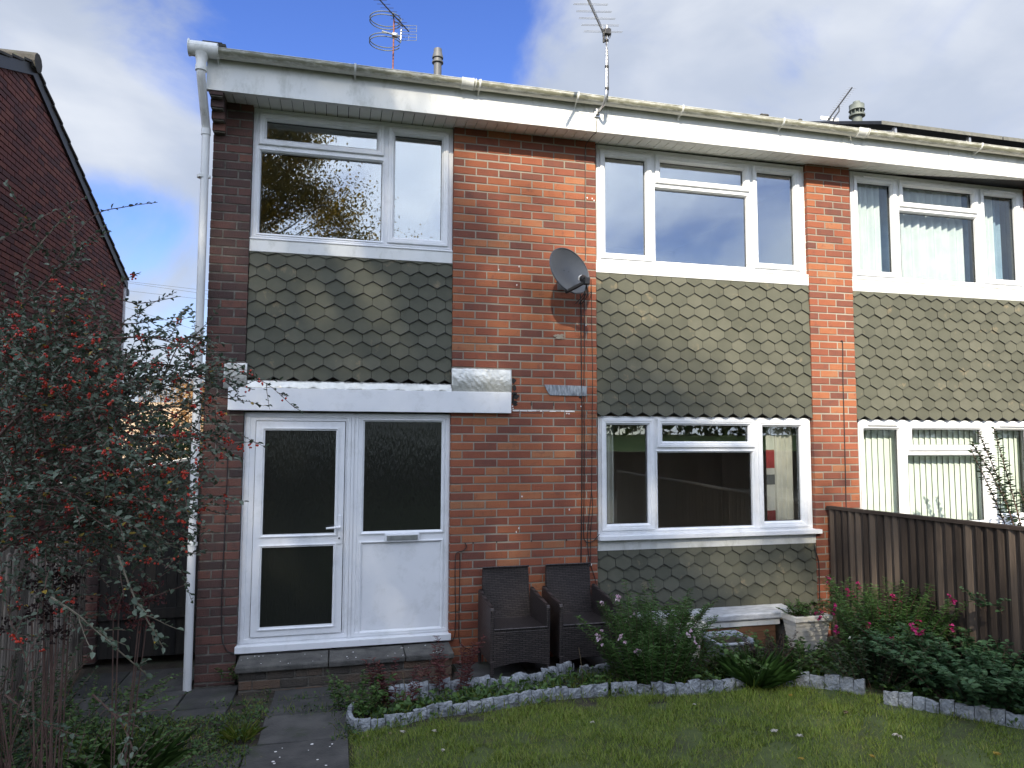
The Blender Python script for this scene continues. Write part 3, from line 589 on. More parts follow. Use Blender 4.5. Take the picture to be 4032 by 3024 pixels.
# ------------------------------------------------------------------ eaves: soffit, fascia, roof, gutter, downpipe
def eaves(parent, x0, x1, joints, brk, unions):
    b = MB(); x = x0
    while x < x1-.01:
        e = min(x+.0965, x1); b.hexa([(x+.003, -.26, zs(x)), (e, -.26, zs(e)), (e, .055, zs(e)+.012), (x+.003, .055, zs(x)+.012), (x+.003, -.26, zs(x)+.012), (e, -.26, zs(e)+.012), (e, .055, zs(e)+.024), (x+.003, .055, zs(x)+.024)]); x += .0995
    b.build('soffit', M_soffit, parent)
    b = MB(); b.hexa([(x0, -.27, zs(x0)-.006), (x1, -.27, zs(x1)-.006), (x1, -.2605, zs(x1)-.006), (x0, -.2605, zs(x0)-.006), (x0, -.27, 5.36), (x1, -.27, 5.36), (x1, -.2605, 5.36), (x0, -.2605, 5.36)])
    b.hexa([(x0, -.27, zs(x0)-.016), (x1, -.27, zs(x1)-.016), (x1, -.225, zs(x1)-.016), (x0, -.225, zs(x0)-.016), (x0, -.27, zs(x0)-.0062), (x1, -.27, zs(x1)-.0062), (x1, -.225, zs(x1)-.0062), (x0, -.225, zs(x0)-.0062)])
    for j in joints: b.box(j-.022, j+.022, -.2735, -.2702, zs(j)-.014, 5.355)
    b.build('fascia', M_pvco, parent)
    b = MB(); b.box(x0+.02, x1, -.255, -.02, 5.115, 5.30); b.box(x0+.02, x1, -.02, .06, 5.115, 5.36); b.build('eaves_board', M_blk, parent)
    # half round gutter
    b = MB(); yc, zc, R = -.335, 5.378, .060; n = 14; vs = []
    for X in (x0-.13 if x0 < 0 else x0, x1):
        for r in (R, R-.004): vs += [(X, yc-r*math.cos(math.pi*i/n), zc-r*math.sin(math.pi*i/n)) for i in range(n+1)]
    m_ = n+1; F = []
    for i in range(n): F += [(i, i+1, 2*m_+i+1, 2*m_+i), (m_+i, 3*m_+i, 3*m_+i+1, m_+i+1), (i, m_+i, m_+i+1, i+1), (2*m_+i, 2*m_+i+1, 3*m_+i+1, 3*m_+i)]
    F += [(0, 2*m_, 3*m_, m_), (n, m_+n, 3*m_+n, 2*m_+n)]
    b.add(vs, F); b.tube([(x0-.13 if x0 < 0 else x0, yc-R+.001, zc), (x1, yc-R+.001, zc)], .0045, 6)
    gt = b.build('gutter', M_gut, parent, smooth=True)
    def hoop(mb, X, wdt, r):
        for i in range(n):
            a, c = math.pi*i/n, math.pi*(i+1)/n
            p = [(X+s_, yc-q*math.cos(t), zc-q*math.sin(t)) for q in (r, R+.0005) for (t, s_) in ((a, -wdt/2), (a, wdt/2), (c, wdt/2), (c, -wdt/2))]
            mb.add(p, [(0, 1, 2, 3), (4, 7, 6, 5), (0, 4, 5, 1), (3, 2, 6, 7)]+([(0, 3, 7, 4)])+[(1, 5, 6, 2)])
        mb.box(X-wdt/2, X+wdt/2, yc-r-.001, yc-R+.008, zc, zc+.009)
    for X in brk:
        k = MB(); hoop(k, X, .018, R+.007); k.prism([(X-.004, -.2745, 5.285), (X-.004, -.2745, 5.37), (X-.004, -.30, 5.345), (X-.004, -.345, zc-R-.004), (X-.004, -.325, zc-R-.010)], (.008, 0, 0)); k.box(X-.016, X+.016, -.2755, -.2705, 5.28, 5.36)
        k.build('gutter_bracket', M_pvco, gt)
    for X in unions:
        k = MB(); hoop(k, X, .085, R+.005); hoop(k, X-.05, .014, R+.010); hoop(k, X+.05, .014, R+.010); hoop(k, X+.075, .008, R+.007); k.build('gutter_union', M_pvco, gt)
    # roof slab in stepped tile courses
    b = MB(); SL = .42; y = -.30; z = 5.402
    while y < 3.9:
        b.hexa([(x0-.03, y, z), (x1, y, z), (x1, y+.33, z+.33*SL-.02), (x0-.03, y+.33, z+.33*SL-.02), (x0-.03, y, z+.028), (x1, y, z+.028), (x1, y+.33, z+.33*SL+.008), (x0-.03, y+.33, z+.33*SL+.008)]); y += .30; z += .30*SL
    b.hexa([(x0-.03, 3.9, 7.18), (x1, 3.9, 7.18), (x1, 8.4, 5.3), (x0-.03, 8.4, 5.3), (x0-.03, 3.9, 7.24), (x1, 3.9, 7.24), (x1, 8.4, 5.36), (x0-.03, 8.4, 5.36)])
    return b.build('roof', M_roof, parent), gt
XS = 4.262
roof1, gut1 = eaves(H, -2.195, XS, (-.993, 4.183), (-2.10, -.954, .175, 1.131, 2.230, 3.372), (.06,))
k = MB(); k.box(-2.235, -2.04, -.335, .3, 5.420, 5.450); k.box(-2.230, -2.07, -.33, .0, 5.451, 5.462); k.build('verge_tile', M_roof, roof1, bevel=.006)
k = MB()
for px, py in ((2001, 334), (2012, 336), (2232, 361), (2250, 364), (2538, 399), (3004, 450), (3014, 451), (3150, 470)):
    p = at_y(px, py+4, -.31)
    for i in range(3): k.lathe((p.x+random.uniform(-.02, .02), -.31, p.z-.012), [(.006, 0), (.020, .008), (.016, .022), (.004, .030)], 7)
k.build('moss_clump', M_roof, roof1)
# running outlet and downpipe
k = MB(); k.tube([(-2.332, -.335, 5.378), (-2.325, -.335, 5.378)], .072, 18); k.tube([(-2.325, -.335, 5.374), (-2.10, -.335, 5.374)], .064, 18); k.lathe((-2.229, -.335, 5.18), [(.036, 0), (.046, .004), (.046, .05), (.042, .052), (.042, .09), (.050, .12), (.062, .15)], 18); k.build('gutter_outlet', M_pvco, gut1, smooth=True)
def pipe_pts(): return [(-2.229, -.335, 5.20), (-2.229, -.335, 5.165), (-2.228, -.318, 5.13), (-2.222, -.10, 4.85), (-2.221, -.062, 4.80), (-2.221, -.060, 4.76)]
k = MB(); k.tube(pipe_pts(), .036, 14); k.tube([(-2.220, -.060, 4.77), (-2.209, -.060, -.02)], .034, 14); k.tube([(-2.221, -.06, 4.80), (-2.221, -.06, 4.74)], .040, 14)
dp = k.build('downpipe', mat('stained_downpipe', [(.62,.63,.62), (.70,.71,.70)], 4, .4, 0, dirt=((.26,.24,.19), 5, .6, .56), stretch=(2, 2, .5)), H, smooth=True)
for px, py in ((795, 695), (790, 1347), (758, 2142)):
    p = at_y(px, py, -.06); k = MB(); k.tube([(p.x, -.06, p.z-.012), (p.x, -.06, p.z+.012)], .040, 14); k.box(p.x, -2.171, -.075, -.045, p.z-.01, p.z+.01); k.build('pipe_bracket', M_pvco, dp)
# soil vent pipe through the roof
k = MB(); c = Vector((.231, 3.0, 6.6)); k.lathe(c, [(.0555, 0), (.0555, .74), (.080, .745), (.080, .765), (.062, .775), (.060, .81), (.078, .815), (.078, .83), (.060, .90), (.056, .95), (.048, .955)], 22); k.build('vent_pipe', M_vent, roof1, smooth=True)

# ------------------------------------------------------------------ cables fixed to the wall
def cable(parent, pts, r=.0045, m=None, name='cable'):
    k = MB(); k.tube(curve_pts(pts, 5), r, 6); return k.build(name, m or M_cable, parent, smooth=True)
c3 = lambda x, y, Y=-.007: at_y(1700+x/1.6592, 200+y/1.6592, Y)
cA = lambda x, y, Y=-.008: at_y(1750+x/3.318, 500+y/3.318, Y); cB = lambda x, y, Y=-.008: at_y(1750+x/3.318, 950+y/3.318, Y); cC = lambda x, y, Y=-.008: at_y(1750+x/3.318, 1400+y/3.318, Y); cD = lambda x, y, Y=-.008: at_y(1750+x/3.318, 1850+y/3.318, Y)
cable(H, [c3(1080, 430, -.30), c3(1077, 480, -.276), (c3(1074, 532, -.276)), c3(1050, 555, -.18), c3(1012, 605, -.03), cA(1838, 300), cA(1838, 600), cA(1837, 1000), cA(1842, 1659), cB(1845, 230)], .0035)
cable(H, [cB(1775, 690, -.05), cB(1785, 900), cB(1786, 1300), cB(1790, 1659), cC(1790, 300), cC(1797, 700), cC(1797, 1200), cC(1795, 1659), cD(1793, 500), cD(1788, 900), cD(1783, 1290), cD(1775, 1600)], .0055)
cable(H, [cB(1828, 560, -.12), cB(1828, 800), cB(1828, 1300), cB(1826, 1659), cC(1822, 400), cC(1826, 900), cC(1825, 1659), cD(1823, 500), cD(1820, 850), cD(1840, 930), cD(1880, 948), cD(1950, 925), cD(2010, 860), cD(2022, 842, .0)], .0042)
cable(H, [cB(1915, 500, -.10), cB(1922, 800), cB(1928, 1300), cB(1936, 1659), cC(1935, 400), cC(1930, 900), cC(1925, 1659), cD(1920, 250), cD(1935, 420), cD(1930, 600), cD(1908, 830), cD(1912, 1100), cD(1898, 1260)], .0035)
cable(H, [cC(1926, 1500), cD(1926, 100), cD(1918, 330), cD(1890, 600), cD(1868, 900), cD(1880, 1080), cD(1920, 1270), cD(1970, 1430), cD(1995, 1590), cD(1998, 1800)], .0035)
c6 = lambda x, y, Y=-.007: at_y(700+x/1.4758, 1900+y/1.4758, Y)
cable(H, [c6(290, -150), c6(285, 0), c6(270, 330), c6(256, 640), c6(256, 890), c6(270, 950), c6(310, 992), c6(400, 1000, -.012), c6(660, 985, -.035), c6(800, 993, -.035), c6(1000, 958, -.035), c6(1150, 962, -.035), c6(1400, 945, -.035), c6(1560, 922, -.02), c6(1604, 905), c6(1614, 800), c6(1612, 600), c6(1614, 430), c6(1630, 405), c6(1660, 395), c6(1678, 372), c6(1668, 350)], .0040)
cable(H, [c6(1640, 415), c6(1638, 600), c6(1634, 800), c6(1640, 930), c6(1700, 972), c6(1760, 982)], .0035)
w4 = lambda x, y, Y=-.007: at_y(2300+x/1.659, 1500+y/1.659, Y)
cable(H, [w4(1502, 1062, .02), w4(1512, 1110), w4(1532, 1185), w4(1536, 1300), w4(1538, 1460)], .006)
cable(H, [at_y(3100+878/4.1475, 1100+1003/4.1475, -.007), at_y(3100+905/4.1475, 1100+1060/4.1475, -.007), at_y(3100+910/4.1475, 1100+1659/4.1475, -.007), at_y(3100+925/4.1475, 1500+500/4.1475, -.007), at_y(3100+945/4.1475, 1500+1300/4.1475, -.007), at_y(3100+385/1.659, 1500+830/1.659, -.007)], .0045)

# ------------------------------------------------------------------ neighbouring house in the same terrace
H2 = thing('terraced_house', 'neighbouring terraced house at the right edge with curtains, blinds and solar panels', 'house', (6.0, .1, 0))
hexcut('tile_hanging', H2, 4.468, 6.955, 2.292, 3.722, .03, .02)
W3 = three(H2, 4.512, 6.955, 3.872, 5.100, 0, M_glassc, vents=((4.66, 5.05, 5.03), (6.42, 6.80, 5.03)))
W5 = window(H2, 4.512, 6.955, 1.115, 2.298, [('o', 4.580, 5.036, 1.235, 2.191), ('o', 5.218, 6.171, 2.021, 2.195), ('f', 5.153, 6.190, 1.165, 1.898), ('o', 6.353, 6.82, 1.235, 2.195)], M_glassc, vents=((4.62, 5.0, 2.235), (6.42, 6.80, 2.235)))
board(4.468, 6.96, 3.722, 3.856, .015, .075, 'sill_board', W3, M_pvco); board(4.466, 6.97, 3.8565, 3.8715, .008, .10, 'sill', W3); board(4.466, 6.98, 1.07, 1.114, -.055, .12, 'sill', W5)
b = MB(); b.box(6.962, 8.40, .006, .30, -.1, 5.14, 1); bricks(b, 6.958, 8.41, -.02, 5.16, par=0); b.build('wall', [M_brick, M_mort], H2)
for q in ((4.466, 6.955, .075, .25, 2.31, 3.86), (4.466, 6.955, .075, .25, -.1, 1.068), (4.4, 12, 8.2, 8.3, -.1, 5.3), (8.41, 12, .0, .3, -.1, 5.12)):
    b = MB(); b.box(*q); b.build('inner_wall', M_mortd, H2)
room(H2, 4.2, 7.1, 2.75, 5.06, 3.2, M_room, M_floor); room(H2, 4.2, 7.1, .25, 2.62, 3.2, M_room, M_floor)
drape(W3, 4.53, 5.02, 3.88, 5.05, .19, M_curt, .020, .085); drape(W3, 5.30, 6.22, 3.88, 5.05, .20, M_curt, .022, .105); drape(W3, 6.34, 6.62, 3.88, 5.05, .19, M_curt, .018, .08)
drape(W3, 4.98, 5.34, 3.88, 5.06, .30, M_curtb, .02, .09, label='blue lining curtain between the white folds'); drape(W3, 6.18, 6.40, 3.88, 5.06, .30, M_curtb, .02, .09, label='blue lining curtain behind the mullion'); drape(W3, 6.60, 6.86, 3.88, 5.06, .26, M_curtb, .02, .09, label='blue lining curtain at the right jamb')
k = MB(); x = 4.56
while x < 6.86:
    k.hexa([(x, .185, 1.14), (x+.088, .205, 1.14), (x+.088, .207, 1.14), (x, .187, 1.14), (x, .185, 2.28), (x+.088, .205, 2.28), (x+.088, .207, 2.28), (x, .187, 2.28)]); x += .0800
k.build('vertical_blind', M_blind, W5)
roof2, gut2 = eaves(H2, XS+.004, 12.0, (5.576, 8.4), (5.89, 7.2, 8.5), (4.335,))
# solar panels standing off the roof
sx0, sy0, sz0, SL = 4.826, -.10, 5.615, .44
for i in range(3):
    a = sx0+i*1.70; k = MB(); k.hexa([(a, sy0, sz0), (a+1.685, sy0, sz0), (a+1.685, sy0+2.6, sz0+2.6*SL), (a, sy0+2.6, sz0+2.6*SL), (a, sy0, sz0+.038), (a+1.685, sy0, sz0+.038), (a+1.685, sy0+2.6, sz0+2.6*SL+.038), (a, sy0+2.6, sz0+2.6*SL+.038)])
    sp = k.build('solar_panel', M_solar, roof2); k = MB(); k.box(a, a+1.685, sy0-.006, sy0-.001, sz0-.002, sz0+.040); k.build('panel_edge', M_solarf, roof2)
k = MB()
for X in (5.02, 6.05, 7.2): k.box(X, X+.03, sy0+.02, sy0+.06, sz0-.09, sz0-.002); k.hexa([(X-.01, sy0+.05, sz0-.08), (X+.04, sy0+.05, sz0-.08), (X+.04, 2.4, sz0-.08+2.35*SL), (X-.01, 2.4, sz0-.08+2.35*SL), (X-.01, sy0+.05, sz0-.03), (X+.04, sy0+.05, sz0-.03), (X+.04, 2.4, sz0-.03+2.35*SL), (X-.01, 2.4, sz0-.03+2.35*SL)])
k.build('panel_rail', M_alu, roof2)
vx, vy = 7.152, 3.0; k = MB(); k.lathe((vx, vy, 6.7), [(.080, 0), (.080, .66), (.125, .665), (.125, .69), (.085, .70)], 22); k.lathe((vx, vy, 7.40), [(.070, 0), (.070, .07)], 16)
for i in range(10): a = i*.628; k.box(vx+.10*math.cos(a)-.006, vx+.10*math.cos(a)+.006, vy+.10*math.sin(a)-.006, vy+.10*math.sin(a)+.006, 7.385, 7.48)
k.lathe((vx, vy, 7.465), [(.125, 0), (.115, .02), (.118, .09), (.060, .125), (.055, .15), (.02, .152)], 22); k.build('vent_pipe', M_ventg, roof2, smooth=True)

# ------------------------------------------------------------------ aerials and dish
def rod(mb, a, b_, r=.004, n=6): mb.tube([a, b_], r, n)
T = thing('television_aerial', 'silver aerial on a bent pole bracketed to the white fascia above the brick panel', 'aerial', (1.37, -.27, 5.26))
k = MB(); pole = [(1.363, -.285, 5.262), (1.366, -.33, 5.262), (1.372, -.42, 5.275), (1.377, -.47, 5.32), (1.379, -.485, 5.40), (1.382, -.485, 5.6), (1.388, -.485, 6.03)]
k.tube(curve_pts(pole, 4), .0145, 12); k.build('pole', M_galv, T, smooth=True)
k = MB(); k.box(1.335, 1.395, -.285, -.2745, 5.215, 5.305); k.box(1.345, 1.385, -.31, -.286, 5.235, 5.29); k.build('bracket', M_galv, T, bevel=.003)
k = MB(); k.tube(curve_pts([(1.366, -.30, 5.24), (1.374, -.39, 5.25), (1.392, -.48, 5.33), (1.396, -.499, 5.42), (1.392, -.502, 5.7), (1.378, -.502, 5.85), (1.385, -.505, 5.98), (1.41, -.50, 6.0), (1.425, -.50, 5.95), (1.41, -.5, 5.90)], 4), .0035, 6); k.build('cable', M_cable, T)
k = MB()
for z in (5.405, 5.62, 5.88): k.tube([(1.384, -.49, z-.010), (1.384, -.49, z+.010)], .0195, 10)
k.build('cable_tie', M_blk, T)
bd = Vector((1.042-1.342, -.925+.5, 0)).normalized(); bo = Vector((1.365, -.47, 5.962)); el = Vector((bd.y, -bd.x, 0))*-1
k = MB()
for dz_ in (-.012, .012): rod(k, bo+Vector((0, 0, dz_)), bo+bd*1.25+Vector((0, 0, dz_)), .0085, 4)
k.build('boom', M_alu, T)
k = MB(); e_ = Vector((1.0, -.14, 0)).normalized()
e_ = Vector((.966, -.21, 0)).normalized()
for i in range(11):
    s_ = .02+i*.115; Ln = .185-i*.008
    for dd, dz_ in ((0, .012), (.022, -.012)):
        c_ = bo+bd*(s_+dd)+Vector((0, 0, dz_)); rod(k, c_-e_*Ln, c_+e_*Ln, .0028, 5)
k.build('element', M_galv, T)
k = MB(); k.box(1.355, 1.42, -.52, -.45, 5.935, 5.99); k.tube([(1.35, -.50, 5.85), (1.352, -.50, 5.95)], .011, 8); k.build('clamp', M_blk, T, bevel=.004)

T = thing('television_aerial', 'rusty mast behind the gutter carrying a comb aerial above a hooped radio aerial', 'aerial', (-.322, 4.0, 7.2))
k = MB(); rod(k, (-.325, 4, 7.2), (-.317, 4, 8.50), .0125, 10); k.build('mast', M_rust, T, smooth=True)
k = MB(); z0 = 8.35; bo = Vector((-.085, 4.02, z0)); bd = Vector((-.571+.1, 3.32-4.0, 0)).normalized(); e_ = Vector((.885, -.19, 0)).normalized()
rod(k, bo, bo+bd*1.75, .009, 4); k.build('boom', M_blk, T)
k = MB()
for i in range(16): c_ = bo+bd*(.16+i*.098); rod(k, c_-e_*.095, c_+e_*.095, .0035, 5)
k.build('element', M_blk, T)
k = MB()
for zc_ in (8.27, 8.41):
    c_ = bo+Vector((.0, .02, zc_-z0))
    for dz_ in (-.05, 0, .05): rod(k, c_-e_*.12+Vector((0, 0, dz_)), c_+e_*.12+Vector((0, 0, dz_)), .0035, 4)
    for s_ in (-.12, 0, .12): rod(k, c_+e_*s_+Vector((0, 0, -.05)), c_+e_*s_+Vector((0, 0, .05)), .004, 4)
k.build('reflector', M_ventg, T)
k = MB(); k.tube(curve_pts([(-.317, 4, 8.47), (-.25, 3.95, 8.42), (-.19, 3.92, 8.36)], 4), .010, 8); k.tube(curve_pts([(-.317, 4, 8.50), (-.345, 3.9, 8.52), (-.35, 3.62, z0)], 4), .009, 8); k.build('bracket', M_blk, T, smooth=True)
def hoop(zc_, tilt, m=M_ventg):
    k = MB(); c_ = Vector((-.45, 3.92, zc_)); P = []
    for i in range(29):
        a = math.radians(20+320*i/28); P.append(c_+Vector((.235*math.cos(a), .20*math.sin(a), tilt)))
    Q = [p+Vector((0, 0, -.048)) for p in P[::-1]]
    k.tube(P[:]+[(P[-1]+Q[0])/2+Vector((.01, 0, 0))]+Q, .0075, 7); k.build('hoop', m, T, smooth=True)
hoop(8.44, 0); hoop(8.10, 0)
k = MB(); rod(k, (-.50, 3.96, 8.262), (-.215, 4.0, 8.245), .0135, 8); k.box(-.345, -.26, 3.96, 4.04, 8.225, 8.27); rod(k, (-.215, 3.99, 8.16), (-.205, 3.99, 8.34), .016, 8); k.build('junction_box', M_alu, T, bevel=.003)

T = thing('television_aerial', 'small comb aerial seen over the roof edge beside the mossy vent cap', 'aerial', (7.0, 4.5, 7.9))
p0 = Vector(at_y(3150+810/7.373, 330+1060/7.373, 4.5)); p1 = Vector(at_y(3150+1510/7.373, 330+110/7.373, 4.5)); k = MB(); rod(k, p0, p1, .014, 5); k.build('boom', M_blk, T); k = MB()
for i in range(15): c_ = p0.lerp(p1, .14+.061*i); rod(k, c_-Vector((.088, 0, -.001)), c_+Vector((.088, 0, 0)), .0045, 4)
k.build('element', M_alu, T); k = MB(); q0 = Vector(at_y(3150+965/7.373, 330+1025/7.373, 4.5)); q1 = Vector(at_y(3150+1135/7.373, 330+800/7.373, 4.5)); q2 = Vector(at_y(3150+1135/7.373, 330+650/7.373, 4.5)); k.tube([q0-Vector((0, 0, .6)), q0, q1, q2], .012, 6); k.build('mast', M_blk, T)
q = Vector(at_y(3150+600/7.373, 330+945/7.373, 4.55)); q2 = Vector(at_y(3150+1110/7.373, 330+1090/7.373, 4.55)); k = MB()
for s_ in (0, .33, .66, 1): rod(k, (q.x, 4.55, q.z+(q2.z-q.z)*s_), (q2.x, 4.55, q.z+(q2.z-q.z)*s_), .010, 4)
for s_ in (0, .12, .5, .88, 1): rod(k, (q.x+(q2.x-q.x)*s_, 4.55, q.z), (q.x+(q2.x-q.x)*s_, 4.55, q2.z), .010, 4)
for s_ in (.16, .5, .83): k.box(q.x+.01, q2.x-.07, 4.552, 4.556, q.z+(q2.z-q.z)*s_-.02, q.z+(q2.z-q.z)*s_+.02)
k.build('reflector', M_pvc, T)

T = thing('satellite_dish', 'dark grey oval satellite dish mounted on the central brick panel', 'satellite dish', (1.12, 0, 3.55))
n_ = Vector((.50, -.82, .20)).normalized(); hx = Vector((0, 0, 1)).cross(n_).normalized()*-1; 
hx = n_.cross(Vector((0, 0, 1))).normalized()*-1; vy_ = n_.cross(hx).normalized()
if vy_.z < 0: vy_ = -vy_
dc = Vector(at_y(2236, 1070, -.27)); k = MB(); vs = []; RN, AN = 12, 44
for side in (0, 1):
    for i in range(RN+1):
        r_ = i/RN
        for j in range(AN):
            a = 2*math.pi*j/AN; x_ = .278*r_*math.cos(a); y_ = .222*r_*math.sin(a)
            vs.append(dc+hx*x_+vy_*y_+n_*(.060*(r_*r_)-.03-side*.006))
o1 = (RN+1)*AN; F = [(s_*o1+i*AN+j, s_*o1+i*AN+(j+1) % AN, s_*o1+(i+1)*AN+(j+1) % AN, s_*o1+(i+1)*AN+j) for s_ in (0, 1) for i in range(RN) for j in range(AN)]
F += [(RN*AN+j, RN*AN+(j+1) % AN, o1+RN*AN+(j+1) % AN, o1+RN*AN+j) for j in range(AN)]; k.add(vs, F)
rim = [dc+hx*.280*math.cos(2*math.pi*j/AN)+vy_*.224*math.sin(2*math.pi*j/AN)+n_*.027 for j in range(AN+1)]; k.tube(rim, .0075, 6, cap=False)
dish = k.build('reflector', M_dish, T, smooth=True)
k = MB()
for s_ in (-.02, .05): c_ = dc+hx*s_+vy_*.02+n_*-.029; k.tube([c_, c_+n_*.004], .004, 6)
k.build('bolt', M_cable, dish)
k = MB(); a0 = Vector(at_y(2080+470/3.173, 950+635/3.173, -.34)); a1 = Vector(at_y(2080+700/3.173, 950+515/3.173, -.50)); k.tube([a0, a0.lerp(a1, .6), a1], [.017, .019, .015], 8); k.build('arm', M_blk, T)
k = MB(); l0 = Vector(at_y(2080+715/3.173, 950+480/3.173, -.515)); k.tube([a1, l0], .020, 8); k.box(l0.x-.012, l0.x+.035, l0.y-.03, l0.y+.03, l0.z-.045, l0.z+.018); k.tube([l0, Vector(at_y(2080+680/3.173, 950+465/3.173, -.46))], [.030, .036], 12); k.build('receiver', M_blk, T, bevel=.004)
k = MB(); l1 = Vector(at_y(2080+668/3.173, 950+466/3.173, -.445)); k.tube([l1, l1+(l1-l0).normalized()*.010], .034, 14); k.build('receiver_cap', M_pvc, T)
k = MB(); k.tube([dc-n_*.062, Vector((dc.x+.03, -.06, dc.z-.02)), Vector((dc.x+.03, -.002, dc.z-.02))], .024, 10); k.box(dc.x-.02, dc.x+.08, -.012, -.001, dc.z-.12, dc.z+.08); k.build('wall_mount', M_galv, T)
k = MB()
for i, (ex, ey) in enumerate(((1775, 690), (1828, 620), (1915, 600))):
    k.tube(curve_pts([l0+Vector((.01, 0, -.04)), l0+Vector((.0+.02*i, .06, -.13)), l0+Vector((-.03+.03*i, .2, -.19)), cB(ex, ey+60, -.03), cB(ex, ey+140, -.01)], 5), .0038, 6)
k.build('cable', M_cable, T)
# ------------------------------------------------------------------ doorstep
T = thing('doorstep', 'weathered concrete doorstep on two courses of dark brick below the white front door', 'doorstep', (-.9, -.24, .03))
b = MB(); bricks(b, -1.785, -.02, -.03, .158, y=-.275, depth=.10, par=0, jit=.003); b.box(-1.78, -.03, -.266, -.01, -.05, .150, 1); b.build('riser', [M_stepb, M_mortd], T)
for x0, x1 in ((-1.812, -1.075), (-1.067, -.43), (-.424, -.005)):
    b = MB(); e = random.uniform(-.004, .004); b.hexa([(x0, -.305+e, .157), (x1, -.305-e, .159), (x1, -.006, .158), (x0, -.006, .158), (x0, -.305+e, .208+e), (x1, -.305-e, .205), (x1, -.006, .222), (x0, -.006, .222)]); b.build('tread', M_conc, T, bevel=.010)

# ------------------------------------------------------------------ rattan armchairs
def chair(x, y, gzv, label, dx=0):
    T = thing('rattan_armchair', label, 'armchair', (x, y, gzv), 'rattan armchairs against the brick wall'); w2, d0, d1 = .262, .275, -.275
    def P(a, b_, c): return (x+a, y+b_, gzv+c)
    def slabm(pts, th, mat_, name, bev=.008):
        k = MB(); k.prism([P(*p) for p in pts], th); return k.build(name, mat_, T, bevel=bev)
    slabm([(-.232, .235, .36), (.232, .235, .36), (.225, .268, .60), (.218, .285, .835), (-.218, .285, .835), (-.225, .268, .60)], (0, .035, .004), M_weave, 'backrest', .010)
    slabm([(-.235, -.262, .395), (.235, -.262, .395), (.235, .24, .37), (-.235, .24, .37)], (0, 0, .022), M_weaves, 'seat', .006)
    front = [(-.238, -.268, .40), (.238, -.268, .40), (.238, -.268, .135)]+[(.238-.476*i/10, -.268, .105+.035*math.sin(math.pi*i/10)) for i in range(11)]+[(-.238, -.268, .135)]
    slabm(front, (0, .02, 0), M_weave, 'apron', .003)
    for s_ in (-1, 1):
        k = MB(); pr = [(-.278, .585), (-.255, .604), (-.15, .612), (.05, .628), (.26, .655), (.28, .640), (.28, .16), (.10, .125), (-.12, .125), (-.262, .14), (-.272, .40)]
        k.prism([P(s_*w2, a, c) for a, c in pr], (-s_*.034, 0, 0)); k.build('armrest', M_weave, T, bevel=.010)
    for sx in (-1, 1):
        for sy in (-1, 1):
            k = MB(); k.tube([P(sx*.246, sy*.262, .16), P(sx*.246, sy*.262, .0)], .016, 8); k.build('leg', M_weave, T)
    k = MB(); k.tube([P(-.235, -.268, .421), P(.235, -.268, .421)], .007, 6); k.build('piping', M_weave, T)
    k = MB(); k.tube([P(-.219, .272, .842), P(.219, .272, .842)], .009, 6); k.build('piping', M_weave, T)
    return T
chair(.505, -.385, .052, 'left of the two brown rattan armchairs, nearer the white front door'); chair(1.115, -.375, .052, 'right of the two brown rattan armchairs, half hidden by the pink flowering plant')

# ------------------------------------------------------------------ slab bench with planters
T = thing('slab_bench', 'low bench of marbled grey slab under the lower tile hanging', 'bench', (2.55, -.3, .03))
b = MB(); b.hexa([(1.80, -.365, .335), (3.42, -.365, .335), (3.42, -.075, .335), (1.80, -.075, .335), (1.80, -.365, .400), (3.42, -.365, .400), (3.42, -.075, .406), (1.80, -.075, .406)]); b.build('seat', M_bench, T, bevel=.014)
b = MB(); b.box(1.95, 3.22, -.335, -.10, .272, .328); b.build('lower_board', M_pvco, T, bevel=.006)
for x in (1.84, 3.26):
    b = MB(); b.box(x, x+.10, -.32, -.11, .02, .271); b.build('leg', M_conc, T, bevel=.006)
T = thing('timber_box', 'reddish brown timber box stored below the slab bench', 'box', (2.8, -.2, .04))
for z0, z1 in ((.045, .12), (.125, .20), (.205, .262)):
    b = MB(); b.box(2.42, 3.18, -.315, -.12, z0, z1); b.build('plank', M_terra, T, bevel=.004)
def trough(x0, x1, y0, y1, z0, z1, label, m, name, cat):
    T = thing(name, label, cat, ((x0+x1)/2, (y0+y1)/2, z0)); k = MB(); n = 6; tw = .035
    for i in range(n):
        a = z0+(z1-.05-z0)*i/n; c = z0+(z1-.05-z0)*(i+1)/n-.004; t0 = tw*(1-i/n); t1 = tw*(1-(i+1)/n)
        k.hexa([(x0+t0, y0+t0, a), (x1-t0, y0+t0, a), (x1-t0, y1-t0, a), (x0+t0, y1-t0, a), (x0+t1, y0+t1, c), (x1-t1, y0+t1, c), (x1-t1, y1-t1, c), (x0+t1, y1-t1, c)])
        k.box(x0+t0+.004, x1-t0-.004, y0+t0+.004, y1-t0-.004, c, c+.004)
    k.build('body', m, T)
    k = MB(); e = .02
    for q in ((x0-e, x1+e, y0-e, y0+.02), (x0-e, x1+e, y1-.02, y1+e), (x0-e, x0+.02, y0+.0205, y1-.0205), (x1-.02, x1+e, y0+.0205, y1-.0205)): k.box(*q, z1-.05, z1)
    k.build('rim', m, T, bevel=.005); k = MB(); k.box(x0+.021, x1-.021, y0+.021, y1-.021, z1-.04, z1-.03); k.build('compost', M_soil, T)
    return T
trough(3.225, 3.60, -.575, -.37, .065, .395, 'cream brick-pattern trough at the right end of the slab bench', M_cream, 'planter_trough', 'planter')
trough(1.96, 2.26, -.575, -.37, .065, .405, 'cream brick-pattern trough behind the pale pink flowering plant', M_cream, 'planter_trough', 'planter')
T = thing('plastic_planter', 'square grey plastic planter standing in front of the slab bench', 'planter', (2.42, -.75, .07)); k = MB()
cx_, cy_ = 2.44, -.68
